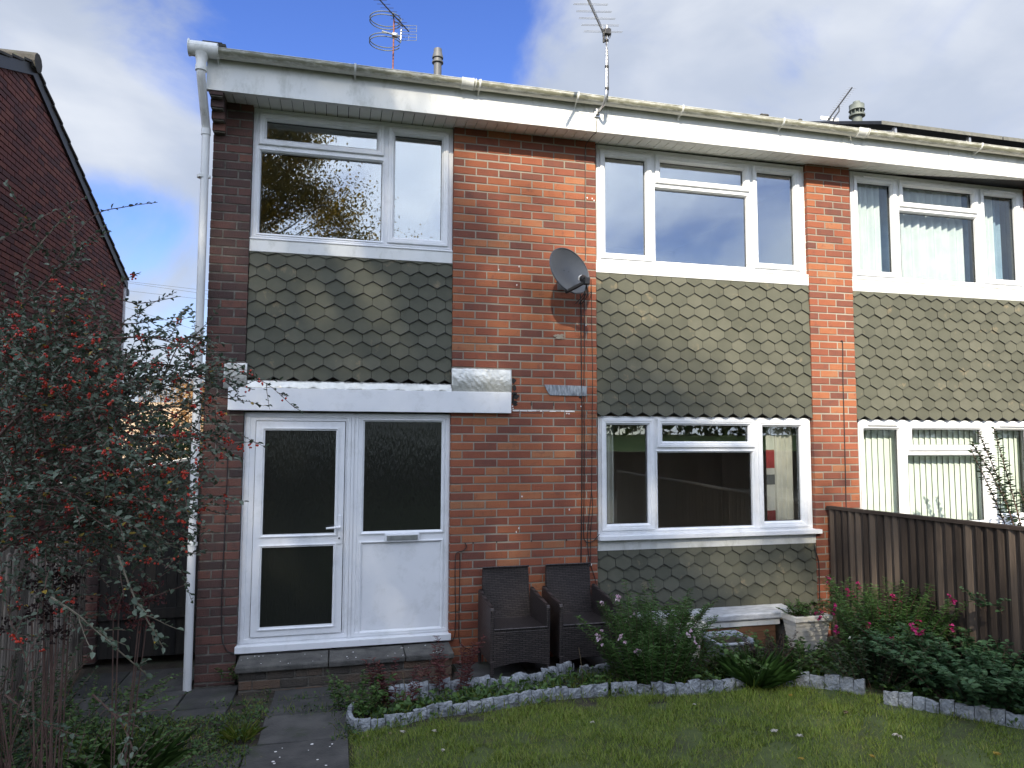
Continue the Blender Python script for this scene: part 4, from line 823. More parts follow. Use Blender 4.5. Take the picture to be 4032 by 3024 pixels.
def sq(h, z): return [(cx_-h, cy_-h, z), (cx_+h, cy_-h, z), (cx_+h, cy_+h, z), (cx_-h, cy_+h, z)]
k.add(sq(.125, .07)+sq(.175, .285)+sq(.165, .285)+sq(.118, .08), [(0, 3, 2, 1)]+[(i, (i+1) % 4, 4+(i+1) % 4, 4+i) for i in range(4)]+[(4+i, 4+(i+1) % 4, 8+(i+1) % 4, 8+i) for i in range(4)]+[(8+i, 8+(i+1) % 4, 12+(i+1) % 4, 12+i) for i in range(4)]); k.build('body', M_greyp, T, bevel=.006)
k = MB()
for q in ((-.2, .2, -.2, -.172), (-.2, .2, .172, .2), (-.2, -.172, -.1715, .1715), (.172, .2, -.1715, .1715)): k.box(cx_+q[0], cx_+q[1], cy_+q[2], cy_+q[3], .268, .292)
k.build('rim', M_greyp, T, bevel=.008); k = MB(); k.box(cx_-.155, cx_+.155, cy_-.155, cy_+.155, .24, .25); k.build('compost', M_soil, T)

# ------------------------------------------------------------------ stone-effect edging strips
def edging(pts, label, h=.078, lean=0, ribs=False, bw=.098):
    P = curve_pts([(x, y, 0) for x, y in pts], 10); L0 = 0; T = None; k = MB(); segs = [0]
    for a, b_ in zip(P, P[1:]): segs.append(segs[-1]+(b_-a).length)
    def at_s(s_):
        s_ = min(max(s_, 0), segs[-1]-1e-6)
        for i in range(len(segs)-1):
            if segs[i] <= s_ <= segs[i+1]: return P[i].lerp(P[i+1], (s_-segs[i])/(segs[i+1]-segs[i]))
    s_ = 0; first = at_s(0)
    while s_ < segs[-1]-.03:
        w_ = bw*random.uniform(.78, 1.22); e = min(s_+w_-.005, segs[-1]); a, b_ = at_s(s_), at_s(e); t = (b_-a).normalized(); n_ = Vector((t.y, -t.x, 0))
        hh = h*random.uniform(.86, 1.12); lo = random.uniform(-.02, .02); th = .022
        nx_, nz_ = 4, 4; vs = []
        for side in (0, 1):
            for j in range(nz_+1):
                for i in range(nx_+1):
                    u, v = i/nx_, j/nz_; p = a.lerp(b_, u); bul = (math.sin(math.pi*u)*.5+.5)*(.5+.5*math.sin(math.pi*min(1, v*.9+.1)))*.016+random.uniform(-.004, .004)
                    z = gz(p.y)-.02+v*(hh+.02)+(random.uniform(-.005, .005) if j == nz_ else 0)+lo*u
                    q = p+n_*((bul if side == 0 else -th)+lean*v); vs.append((q.x, q.y, z))
        m_ = (nx_+1)*(nz_+1); c = lambda s, i, j: s*m_+j*(nx_+1)+i; F = []
        for j in range(nz_):
            for i in range(nx_): F += [(c(0, i, j), c(0, i+1, j), c(0, i+1, j+1), c(0, i, j+1)), (c(1, i+1, j), c(1, i, j), c(1, i, j+1), c(1, i+1, j+1))]
        for i in range(nx_): F.append((c(0, i, nz_), c(0, i+1, nz_), c(1, i+1, nz_), c(1, i, nz_)))
        for j in range(nz_): F += [(c(0, 0, j+1), c(1, 0, j+1), c(1, 0, j), c(0, 0, j)), (c(0, nx_, j), c(1, nx_, j), c(1, nx_, j+1), c(0, nx_, j+1))]
        k.add(vs, F)
        if ribs:
            for u in (.12, .5, .9): p = a.lerp(b_, u)+n_*(.018+lean*.5); k.box(p.x-.003, p.x+.003, p.y-.006, p.y+.006, gz(p.y)-.02, gz(p.y)+hh*.98)
        s_ += w_
    o = k.build('garden_edging', M_edge, None, smooth=False); o['label'] = label; o['category'] = 'garden edging'; o['group'] = 'stone effect edging strips round the flower bed'
    return o
E1 = [(-.905, -1.22), (-.93, -1.42), (-.86, -1.58), (-.66, -1.56), (-.42, -1.44), (-.1, -1.40), (.2, -1.36), (.55, -1.28), (.85, -1.27), (1.05, -1.30)]
edging(E1, 'grey stone effect edging strip curving from the path corner along the lawn')
edging([(1.06, -1.31), (1.30, -1.36), (1.55, -1.43), (1.9, -1.45), (2.15, -1.42)], 'grey stone effect edging strip in front of the pale pink flowering plant', .09)
edging([(2.40, -1.37), (2.60, -1.50), (2.78, -1.66), (2.92, -1.86)], 'short run of grey edging left of the magenta flowering bush', .11)
edging([(2.90, -2.05), (3.05, -2.25), (3.22, -2.50), (3.42, -2.80)], 'grey stone effect edging strip below the nettle patch', .10)
edging([(-.62, -.98), (-.35, -1.00), (-.05, -1.02), (.25, -.99), (.5, -.98), (.72, -.86), (.95, -.76)], 'ribbed grey edging strip lying along the back of the flower bed', .11, -.05, True, .085)
edging([(.98, -.80), (1.2, -.76), (1.45, -.74)], 'ribbed grey edging strip in front of the right armchair', .10, .02, True, .085)

# ------------------------------------------------------------------ fences and gate
T = thing('fence', 'tall dark brown close board fence running from the right brick pier towards the viewer', 'fence', (4.06, -2.4, .1))
k = MB(); y = -.02
while y > -5.6:
    w_ = .098*random.uniform(.94, 1.06); z1 = 1.345-.022*y+random.uniform(-.004, .004); dx = random.uniform(-.003, .003)
    a = (4.035+dx, y, 4.063+dx); n = 5
    prof = [(0, .0), (.010, -.018), (.045, -.034), (.082, -.022), (.098, .004)]
    vs = []
    for z in (.0, .45, .9, z1): vs += [(4.06+px_+dx+random.uniform(-.001, .001), y-py_*w_/.098, z) for py_, px_ in prof]
    F = [(j*5+i, (j+1)*5+i, (j+1)*5+i+1, j*5+i+1) for j in range(3) for i in range(4)]; k.add(vs, F); k.add([(4.062, y, 0), (4.062, y-w_, 0), (4.062, y-w_, z1), (4.062, y, z1)], [(0, 1, 2, 3)], 0); y -= w_+.0008
k.build('board_panel', M_wood, T)
k = MB(); k.hexa([(4.02, -5.6, 1.345+.022*5.6-.002), (4.105, -5.6, 1.345+.022*5.6-.002), (4.105, -.01, 1.343), (4.02, -.01, 1.343), (4.03, -5.6, 1.345+.022*5.6+.030), (4.095, -5.6, 1.345+.022*5.6+.030), (4.095, -.01, 1.375), (4.03, -.01, 1.375)]); k.build('capping_rail', M_wood, T, bevel=.004)
for y in (-.06, -1.9, -3.7): k = MB(); k.box(4.064, 4.16, y-.05, y+.05, 0, 1.30); k.build('post', M_wood, T)

T = thing('slatted_fence', 'grey weathered slatted fence behind the berried shrub', 'fence', (-3.25, -.9, .05)); k = MB(); y = .72
while y > -4.6:
    w_ = random.uniform(.018, .026); h_ = random.uniform(1.22, 1.30); lx = random.uniform(-.006, .006); ly = random.uniform(-.02, .02)
    k.hexa([(-3.252, y, 0), (-3.240, y, 0), (-3.240, y+w_, 0), (-3.252, y+w_, 0), (-3.252+lx, y+ly, h_), (-3.240+lx, y+ly, h_), (-3.240+lx, y+w_+ly, h_), (-3.252+lx, y+w_+ly, h_)]); y -= .047
k.build('slats', M_woodg, T); k = MB()
for z in (.28, .98): k.box(-3.275, -3.254, -4.6, .75, z, z+.045)
k.build('rail', M_woodg, T)
for y in (-4.4, -2.6, -.8): k = MB(); k.box(-3.34, -3.277, y, y+.07, 0, 1.3); k.build('post', M_woodg, T)
b = MB(); b.box(-3.365, -3.165, .81, .99, 0, 1.46, 1); bricks(b, -3.37, -3.16, .0, 1.47, y=.80, depth=.1, par=0); o = b.build('gate_pillar', [M_brickd, M_mortd]); tag(o, 'sooty brick gate pillar between slatted fence and dark timber gate', 'pillar')
T = thing('side_gate', 'tall blackened timber gate closing the side passage', 'gate', (-2.75, .85, .0)); k = MB(); x = -3.155
while x < -2.30: k.box(x, x+.092, .84+random.uniform(-.004, .004), .865, .03, 1.72); x += .0955
k.build('boards', M_woodb, T)
for z in (.38, 1.12):
    k = MB(); k.box(-3.15, -2.30, .815, .838, z, z+.09); k.build('ledge', M_woodb, T)
T = thing('lean_to', 'timber lean-to roof with a pale metal edge above the side gate', 'lean-to', (-2.7, 1.2, 0))
za, zb = at_y(591, 1843, 1.0), at_y(812, 1800, 1.0); sl_ = (zb.z-za.z)/(zb.x-za.x); x0, x1 = -3.6, -2.175; zz = lambda x: za.z+(x-za.x)*sl_
def sb(name, m, y0, y1, d0, d1, xx0=x0):
    k = MB(); k.hexa([(xx0, y0, zz(xx0)+d0), (x1, y0, zz(x1)+d0), (x1, y1, zz(x1)+d0), (xx0, y1, zz(xx0)+d0), (xx0, y0, zz(xx0)+d1), (x1, y0, zz(x1)+d1), (x1, y1, zz(x1)+d1), (xx0, y1, zz(xx0)+d1)]); return k.build(name, m, T, bevel=.003)
sb('roof', M_galv, .98, 3.6, 0, .030); sb('beam', M_woodb, 1.0, 1.06, -.16, -.002); sb('beam', M_woodg, .90, .96, -.30, -.18, -3.3)
k = MB(); k.box(-3.5, -2.176, 1.2, 1.25, 0, 1.70); k.build('boards', M_woodb, T)

# ------------------------------------------------------------------ house on the left and distant background
HL = thing('gabled_house', 'plum brick gable wall of the next house with a dark tiled verge', 'house', (-8, 3.9, 0)); XL = -5.14
def roofz(y): return 7.0-.410*abs(y-3.88)
b = MB(); b.prism([(XL-.02, -.80, -.1), (XL-.02, 8.55, -.1), (XL-.02, 8.55, roofz(8.55)+.06), (XL-.02, 3.88, roofz(3.88)+.06), (XL-.02, -.80, roofz(-.8)+.06)], (-.25, 0, 0), 1)
bricks(b, -.78, 8.54, -.05, 7.05, y=5.14+.0, depth=.09, axis='y+', clip=None) if False else None
mbt = MB(); bricks(mbt, -8.54, .79, -.05, 7.05, y=-XL*-1*-1, depth=.09, axis='y', clip=lambda x, z: z < roofz(-x)+.03)
# the passage side faces +x: mirror the run so brick faces stand proud of the mortar
for (p, ) in (): pass
for i in range(len(mbt.v)):
    px_, py_, pz_ = mbt.v[i]; d = px_-(-XL*-1*-1); mbt.v[i] = (XL-d, py_, pz_)
b.v += []; o_ = len(b.v); b.v.extend(mbt.v); b.f.extend([tuple(j+o_ for j in f) for f in mbt.f]); b.m.extend([0]*len(mbt.f)); b.r.extend(mbt.r)
b.build('wall', [M_brickg, M_mortg], HL)
b = MB(); b.box(-14, XL-.28, -.8, -.6, -.1, 5.0); b.box(-14, XL-.28, 8.3, 8.5, -.1, 5.0); b.build('wall', M_brickg, HL)
b = MB()
for s_ in (-1, 1):
    y = 0; 
    while y < 4.75:
        za_, zb_ = roofz(3.88+y)+.085, roofz(3.88+y+.36)+.085; ya, yb = 3.88+s_*y, 3.88+s_*(y+.36)
        b.hexa([(-14, ya, za_), (XL+.06, ya, za_), (XL+.06, yb, zb_+.03), (-14, yb, zb_+.03), (-14, ya, za_+.03), (XL+.06, ya, za_+.03), (XL+.06, yb, zb_+.062), (-14, yb, zb_+.062)]); y += .34
b.tube([(-14, 3.88, 7.10), (XL+.09, 3.88, 7.10)], .13, 10); b.build('roof', M_roof, HL)
b = MB()
for s_ in (-1, 1): b.hexa([(XL+.001, 3.88, 6.93), (XL+.035, 3.88, 6.93), (XL+.035, 3.88+s_*4.8, roofz(3.88+4.8)-.05), (XL+.001, 3.88+s_*4.8, roofz(3.88+4.8)-.05), (XL+.001, 3.88, 7.09), (XL+.035, 3.88, 7.09), (XL+.035, 3.88+s_*4.8, roofz(3.88+4.8)+.09), (XL+.001, 3.88+s_*4.8, roofz(3.88+4.8)+.09)])
b.build('bargeboard', M_blk, HL)
b = MB(); b.box(-14, XL+.02, 8.60, 8.63, 4.78, 5.05); b.build('fascia', M_pvc, HL); b = MB(); b.tube([(-14, 8.74, 4.93), (XL+.03, 8.74, 4.93)], .075, 10); b.tube([(XL-.06, 8.74, 4.9), (XL-.06, 8.74, 4.68), (XL-.02, 8.60, 4.55), (XL-.02, 8.60, 0)], .045, 8); b.build('gutter', M_blk, HL, smooth=True)
b = MB(); b.box(XL-.01, XL+.03, 8.56, 8.60, 0, 4.9); b.build('corner_trim', M_pvc, HL)

T = thing('bungalow', 'distant low house with a tan tiled roof seen between the two houses', 'house', (-9, 24, -.5))
p = at_y(430, 1590, 26); b = MB(); zr = p.z; b.box(-16, -3.2, 22, 30, -1, zr-2.1); b.build('wall', M_brick, T); b = MB(); y = 21.6; z = zr-2.2
while y < 25.9: b.hexa([(-16.5, y, z), (-2.9, y, z), (-2.9, y+.36, z+.17), (-16.5, y+.36, z+.17), (-16.5, y, z+.05), (-2.9, y, z+.05), (-2.9, y+.36, z+.20), (-16.5, y+.36, z+.20)]); y += .34; z += .172
b.hexa([(-16.5, 26, z-.05), (-2.9, 26, z-.05), (-2.9, 30.4, zr-2.2), (-16.5, 30.4, zr-2.2), (-16.5, 26, z+.05), (-2.9, 26, z+.05), (-2.9, 30.4, zr-2.1), (-16.5, 30.4, zr-2.1)])
b.build('roof', M_farroof, T)
for i, (a, c) in enumerate((((275, 608), (452, 628)), ((275, 611), (452, 636)), ((275, 628), (452, 648)), ((275, 665), (452, 722)))):
    p, q = at_y(a[0]*PX, a[1]*PX, 18), at_y(c[0]*PX, c[1]*PX, 18); d = (q-p); k = MB(); k.tube([p-d*.8, p, q, q+d*.8], .006, 4)
    tag(k.build('overhead_wire', M_blk), ['topmost', 'second', 'third', 'lowest and steepest'][i]+' overhead wire crossing the sky between the two houses', 'wire', 'overhead wires')

# ------------------------------------------------------------------ plants
def stems_plant(name, label, cat, base, n, h, spread, mleaf, mstem, leafL, asp, dens, lean=(0, 0), flower=None, hv=.3, droop=.1, group=None, shape=6, pair=True, r=.003, fsize=.022, fn=4, leafdir=.9, sec=None, fprob=.8):
    T = thing(name, label, cat, base, group); k = MB(); lv = Leaves(); fl = Leaves(); bx = Vector(base)
    for i in range(n):
        a = random.uniform(0, 2*math.pi); q = math.sqrt(random.random()); b0 = bx+Vector((spread[0]*.45*q*math.cos(a), spread[1]*.45*q*math.sin(a), 0)); H_ = h*random.uniform(1-hv, 1+hv*.4)
        tip = b0+Vector((spread[0]*.55*q*math.cos(a)+lean[0]*H_+random.gauss(0, .04), spread[1]*.55*q*math.sin(a)+lean[1]*H_+random.gauss(0, .04), H_)); mid = b0.lerp(tip, .5)+Vector((random.gauss(0, .02), random.gauss(0, .02), H_*.08))
        pts = curve_pts([b0, mid, tip-Vector((0, 0, droop*H_*random.random()))], 5); k.tube(pts, [r*(1-.6*j/(len(pts)-1)) for j in range(len(pts))], 4, cap=False)
        nl = int(dens*H_/.1)
        for j in range(nl):
            t = .12+.88*(j+random.random())/nl; f = t*(len(pts)-1); ii = min(int(f), len(pts)-2); p = pts[ii].lerp(pts[ii+1], f-ii); az = j*2.4+random.uniform(-.4, .4)
            for s_ in ((0, math.pi) if pair else (0,)):
                d = Vector((math.cos(az+s_)*leafdir, math.sin(az+s_)*leafdir, random.uniform(.05, .7)*(1.2-leafdir*.5))); lv.add(p, d, leafL*random.uniform(.6, 1.15)*(1.1-.45*t), asp, up=(random.gauss(0, .3), random.gauss(0, .3), 1))
        if flower and random.random() < fprob:
            for j in range(fn):
                p = pts[-1]+Vector((random.gauss(0, .014), random.gauss(0, .014), -j*.018+random.uniform(0, .02)))
                for c in range(4): fl.add(p, (random.gauss(0, .6), random.gauss(0, .6)-.3, random.gauss(-.3, .4)), fsize*random.uniform(.8, 1.2), .8)
    k.build('stem', mstem, T); lv.build('leaves', mleaf, T, shape)
    if flower: fl.build('flowers', flower, T, 6, fold=.4)
    return T
stems_plant('penstemon', 'leafy penstemon clump with pale pink bells in front of the right armchair', 'plant', (1.50, -1.12, .09), 105, .66, (.64, .44), M_penst, M_twig, .062, .20, 11, flower=M_pink, fprob=.10, hv=.45, fn=3)
stems_plant('penstemon', 'bushy penstemon with magenta flowers growing by the dark board fence', 'plant', (3.66, -1.28, .10), 110, .66, (.66, .62), M_penst, M_twig, .068, .21, 9, flower=M_mag, fprob=.24, hv=.42, fn=4, fsize=.024)
stems_plant('shrubby_weed', 'dark ragged weed clump at the foot of the magenta flowering bush', 'plant', (3.16, -1.66, .12), 46, .36, (.55, .42), M_greend, M_twig, .055, .45, 7, hv=.5, flower=M_white, fprob=.06, fn=1, fsize=.012)
stems_plant('nettle_patch', 'dense patch of broad leaved nettles in the bottom right corner by the fence', 'plant', (3.66, -2.22, .16), 150, .38, (.72, 1.15), M_nettle, M_twig, .085, .58, 5, hv=.25, leafdir=1.0)
stems_plant('mallow_weed', 'broad leaved weed left of the magenta flowering bush', 'plant', (2.60, -1.22, .09), 50, .27, (.70, .42), M_green, M_twig, .060, .8, 5, hv=.5)
stems_plant('dried_plant', 'dead brown plant beside the grey plastic planter', 'plant', (2.52, -1.14, .09), 26, .34, (.30, .22), M_dead, M_straw, .03, .5, 8, hv=.4)
stems_plant('mallow_weed', 'leafy weed between the pink flowering plant and the dead brown plant', 'plant', (2.15, -1.20, .09), 36, .22, (.5, .34), M_green, M_twig, .052, .75, 5, hv=.5)
for (x, y, h_, lab) in ((-.58, -1.18, .36, 'red stemmed weed near the path end of the bed'), (-.12, -.98, .42, 'red leaved weed in front of the doorstep end')):
    stems_plant('red_weed', lab, 'plant', (x, y, gz(y)), 9, h_, (.22, .16), M_redw, M_redw, .060, .25, 8, hv=.4)
stems_plant('leafy_weed', 'tall green weed at the path corner of the bed', 'plant', (-.86, -1.18, .09), 14, .27, (.30, .34), M_green, M_twig, .055, .55, 6, hv=.5)
stems_plant('ivy_sprig', 'green sprig growing through the fence at the right edge', 'plant', (3.96, -2.02, .74), 4, .16, (.12, .2), M_nettle, M_twig, .055, .7, 5, lean=(-.3, 0))
stems_plant('trough_plant', 'fresh green weeds filling the cream trough at the right end of the bench', 'plant', (3.41, -.47, .365), 40, .15, (.34, .20), M_penst, M_twig, .038, .6, 6, hv=.5, lean=(.1, -.2))
stems_plant('trough_plant', 'leafy weeds filling the cream trough behind the pink flowering plant', 'plant', (2.11, -.47, .375), 22, .20, (.30, .18), M_green, M_twig, .050, .6, 5, hv=.7)
stems_plant('pot_weed', 'small weeds growing in the square grey planter', 'plant', (2.44, -.68, .25), 9, .10, (.24, .24), M_green, M_twig, .045, .6, 4, hv=.6)
stems_plant('wall_weed', 'small weed at the foot of the dark brick pier', 'plant', (-1.86, -.06, .03), 5, .13, (.12, .06), M_green, M_twig, .045, .7, 5)
stems_plant('neighbour_shrub', 'dark leaved shrub rising behind the fence at the right edge', 'shrub', (6.05, -1.15, .3), 46, 1.72, (1.15, .9), M_greend, M_twig, .075, .55, 4.5, hv=.35, r=.008, leafdir=.8)
# grass tufts and low growth
def tuft(name, label, base, n, L_, m=M_grass, sp=.05, w=.09, cat='grass'):
    lv = Leaves()
    for i in range(n):
        a = random.uniform(0, 6.28); r_ = random.random()*sp; d = Vector((math.cos(a)*random.uniform(.1, .9), math.sin(a)*random.uniform(.1, .9), 1)); lv.add((base[0]+r_*math.cos(a), base[1]+r_*math.sin(a), base[2]), d, L_*random.uniform(.6, 1.1), w, up=d.cross(Vector((0, 0, 1))).cross(d))
    o = lv.build(name, m, None, 6, fold=.05, curl=.45); return tag(o, label, cat)
tuft('grass_clump', 'arching clump of long grass between the edging strips', (2.28, -1.38, .10), 240, .30, M_penst, .11, .020)
tuft('grass_clump', 'tuft of long grass at the foot of the berried shrub', (-2.15, -1.95, .13), 260, .24, M_green, .16, .016)
tuft('grass_clump', 'small yellow green tuft beside the path slabs', (-1.62, -1.52, .11), 110, .12, M_grass, .07, .022)
def cover(name, label, region, n, size, m, asp=.6, zr=(0, .05), up=.6, shape=6, seed=1, cat='ground cover', tall=0):
    r = np.random.default_rng(seed); x0, x1, y0, y1, f = region; P = []; 
    X = r.uniform(x0, x1, n*3); Y = r.uniform(y0, y1, n*3); K = np.array([f(a, b_) for a, b_ in zip(X, Y)]); keep = r.random(n*3) < K; X, Y = X[keep][:n], Y[keep][:n]; m_ = len(X)
    Z = np.array([gz(a)-drop(x_, a) for x_, a in zip(X, Y)])+r.uniform(zr[0], zr[1], m_); D = np.stack([r.normal(0, 1, m_), r.normal(0, 1, m_), r.uniform(.05, 1, m_)*up*2], 1); lv = Leaves()
    lv.bulk(np.stack([X, Y, Z], 1), D, size*r.uniform(.5, 1.2, m_), np.full(m_, asp), np.stack([r.normal(0, .5, m_), r.normal(0, .5, m_), np.ones(m_)], 1))
    o = lv.build(name, m, None, shape); o['kind'] = 'stuff'; o['label'] = label; o['category'] = cat; return o
nz = lambda x, y, s=1.0, o=0: .5+.5*math.sin(x*3.1*s+o+1.7*math.sin(y*2.3*s))*math.cos(y*3.7*s+1.3*math.sin(x*2.9*s+o))
def bed(x, y):
    fr = np.interp(x, [-.93, -.7, .2, 1.05, 2.15, 2.6, 2.95, 3.4, 4.0], [-1.5, -1.54, -1.34, -1.27, -1.42, -1.4, -1.7, -2.75, -3.3]); bkk = np.interp(x, [-.9, -.5, 1, 1.6, 4], [-1.1, -1.0, -.8, -.7, -.66])
    return (fr+.03 < y < bkk)*(.25+.75*nz(x, y, 1.4))
cover('bed_weeds', 'low leafy weeds covering the flower bed', (-.9, 4.0, -3.2, -.7, bed), 6500, .060, M_green, .5, (.0, .09), .55, seed=3)
cover('bed_clover', 'small dark leaves covering the flower bed', (-.9, 4.0, -3.2, -.7, bed), 5200, .030, M_greend, .8, (.0, .08), .3, seed=4)
cover('bed_grass', 'grass blades growing through the flower bed', (-.9, 3.0, -2.2, -.75, bed), 3800, .10, M_grass, .05, (.0, .01), 1.6, seed=5)
def pathw(x, y):
    a = 1.0 if x < -1.58 and -2.2 < y < -1.04 else 0
    if -1.75 < x < -.95 and -1.25 < y < -.92: a = max(a, .55*nz(x, y, 3))
    if x < -2.15 and -4.0 < y < -.9: a = 1
    if -1.66 < x < -1.52: a = max(a, .5)
    if -2.0 < x < -.6 and -.72 < y < -.50: a = max(a, .45*nz(x, y, 4, 1))
    if -1.05 < x < -.85 and y > -1.8: a = max(a, .5)
    if x < -2.3 and -1.0 < y < 0.2: a = max(a, .35*nz(x, y, 2))
    return a*(.2+.8*nz(x, y, 2.2, 2))
cover('path_weeds', 'creeping weeds spreading over the paving by the berried shrub', (-3.2, -.6, -4.0, .2, pathw), 11000, .021, M_greend, .75, (.0, .045), .5, seed=6)
cover('path_weeds', 'brighter leafy weeds on the paving by the berried shrub', (-3.2, -.6, -3.2, -.5, pathw), 4200, .028, M_green, .6, (.0, .05), .6, seed=8)
cover('path_grass', 'grass growing through the paving joints', (-3.2, -.6, -4.0, .2, pathw), 7000, .070, M_grass, .05, (.0, .01), 1.6, seed=7)
cover('path_litter', 'brown leaf litter on the paving', (-3.2, -.5, -3.5, .6, lambda x, y: .2+.8*pathw(x, y) if y < -.5 else .12), 1500, .022, M_straw, .5, (.004, .02), .1, seed=9)
def lawnf(x, y):
    fr = np.interp(x, [-.93, -.7, .2, 1.05, 2.15, 2.6, 2.95, 3.4, 4.0], [-1.64, -1.62, -1.42, -1.36, -1.5, -1.52, -1.85, -2.9, -3.4])
    bare = .12 if (nz(x, y, 1.5, 4) > .93 or nz(x*1.3, y, 1.2, 9) > .95) else 1.0
    return bare if y < fr else 0
r_ = np.random.default_rng(5); n_ = 200000
X = r_.uniform(-.93, 4.0, n_); tt = r_.random(n_); Y = -1.3-4.4*tt**1.25; fr = np.interp(X, [-.93, -.7, .2, 1.05, 2.15, 2.6, 2.95, 3.4, 4.0], [-1.62, -1.60, -1.42, -1.36, -1.5, -1.52, -1.85, -2.9, -3.4])
def nzv(x, y, s, o): return .5+.5*np.sin(x*3.1*s+o+1.7*np.sin(y*2.3*s))*np.cos(y*3.7*s+1.3*np.sin(x*2.9*s+o))
bare = (nzv(X, Y, 1.5, 4) > .90) | (nzv(X*1.3, Y, 1.2, 9) > .93); keep = (Y < fr) & (~bare | (r_.random(n_) < .18)); X, Y = X[keep], Y[keep]; m_ = len(X)
lv = Leaves(); a_ = r_.uniform(0, 6.28, m_); ti = r_.uniform(.1, .9, m_); D = np.stack([np.cos(a_)*ti, np.sin(a_)*ti, np.ones(m_)], 1); hs = (.018+.020*nzv(X, Y, 2.3, 1))*r_.uniform(.6, 1.4, m_)
lv.bulk(np.stack([X, Y, .024-.06*Y], 1), D, hs, np.full(m_, .14), np.cross(np.cross(D, np.array([0, 0, 1.])), D)); o = lv.build('lawn_grass', M_grass, None, 3, fold=0, curl=.3); o['kind'] = 'stuff'; o['label'] = 'mown lawn grass with worn patches'; o['category'] = 'grass'
# fallen leaves and pebbles
def fallen(px, py, s_, m, label, z=.03):
    p = at_g(px, py); lv = Leaves(); a0 = random.uniform(0, 6)
    for j in range(5): a = a0+(j-2)*.55; lv.add((p.x, p.y, p.z+z), (math.cos(a), math.sin(a), random.uniform(.1, .5)), s_*(1-.12*abs(j-2)), .38, up=(0, 0, 1))
    tag(lv.build('fallen_leaf', m, None, 6, fold=.5, curl=.3), label, 'fallen leaf', 'fallen leaves on the lawn')
for px, py, s_, m, lab in ((1578, 2902, .035, M_fallen, 'white crumpled leaf on the lawn below the edging corner'), (3057, 2902, .045, M_fallen, 'pale leaf on the lawn near its centre right'), (3147, 2920, .04, M_fallen, 'small pale leaf just right of another pale leaf on the lawn'), (3540, 2915, .05, M_fallen, 'pale jagged leaf on the lawn towards the nettles'), (3915, 2990, .04, M_cotoy, 'yellow leaf in the bottom right corner of the lawn'),
                           (3160, 3012, .035, M_cotoy, 'orange leaf on the lawn at the bottom edge'), (1710, 2900, .03, M_fallen, 'thin pale leaf standing up in the lawn'), (3120, 2755, .03, M_cotoy, 'orange leaf by the edging near the grass clump'), (2330, 2860, .025, M_fallen, 'tiny grey leaf in the middle of the lawn'), (3340, 2825, .035, M_straw, 'brown leaf below the magenta flowering bush'), (1750, 2975, .025, M_fallen, 'tiny pale leaf near the bottom of the lawn'), (3430, 3000, .03, M_cotoy, 'amber leaf at the bottom edge right of centre'), (2740, 2790, .025, M_fallen, 'small white leaf under the long grass clump')):
    fallen(px, py, s_, m, lab)
k = MB()
for (x, y, r2_) in [(random.uniform(-1.5, -.97), random.uniform(-3.0, -1.75), random.uniform(.004, .012)) for _ in range(24)]+[(random.uniform(-1.8, -.1), random.uniform(-.29, -.05), random.uniform(.003, .008)) for _ in range(30)]:
    zz_ = gz(y)-drop(x, y)+.0255 if x > -1.56 and y < -.5 else .2225+(y+.006)*.048
    k.prism([(x+r2_*math.cos(i*.785)*random.uniform(.7, 1.1), y+r2_*math.sin(i*.785)*random.uniform(.7, 1.1), zz_) for i in range(8)], (0, 0, .001))
o = k.build('lichen', M_paint); o['kind'] = 'stuff'; o['label'] = 'white lichen spots on the paving and doorstep'; o['category'] = 'lichen'

# ------------------------------------------------------------------ berried shrub on the left
T = thing('cotoneaster', 'large arching shrub full of red berries filling the left edge', 'shrub', (-3.05, -3.4, .2)); tw = MB(); twl = MB(); lf = Leaves(); ly = Leaves(); br_pts = []
CA = at_d
def leaf_twig(pts, r0=.0022, step=.011, sz=.021, berry=.16, light=False, lfr=1.0):
    (twl if light else tw).tube(pts, [r0*(1-.55*i/(len(pts)-1)) for i in range(len(pts))], 4, cap=False); side = 1
    for i in range(len(pts)-1):
        a, b_ = pts[i], pts[i+1]; L_ = (b_-a).length; n = max(1, int(L_/step)); d = (b_-a).normalized(); o = d.cross(Vector((0, 0, 1)))
        if o.length < .1: o = Vector((1, 0, 0))
        o.normalize()
        for j in range(n):
            if random.random() > lfr: continue
            p = a.lerp(b_, (j+random.random())/n); side = -side; dd = d*random.uniform(.2, .9)+o*side*random.uniform(.3, 1)+Vector((random.gauss(0, .35), random.gauss(0, .35), random.gauss(.15, .35)))
            (ly if random.random() < .012 else lf).add(p, dd, sz*random.uniform(.7, 1.35), .58, up=(random.gauss(0, .5), random.gauss(-.3, .5), 1))
            if random.random() < berry*.21: br_pts.append((p+Vector((random.gauss(0, .006), random.gauss(0, .006), -.006)), random.choice((2, 3, 4, 5, 7, 9))))
def twig_from(p, d, L_, bend=-.15, **k):
    d = d.normalized(); n = 6; pts = [p.copy()]
    for i in range(n): d = (d+Vector((random.gauss(0, .09), random.gauss(0, .09), bend/n+random.gauss(0, .07)))).normalized(); pts.append(pts[-1]+d*(L_/n))
    leaf_twig(pts, **k); return pts
base = Vector((-3.15, -3.7, .15))
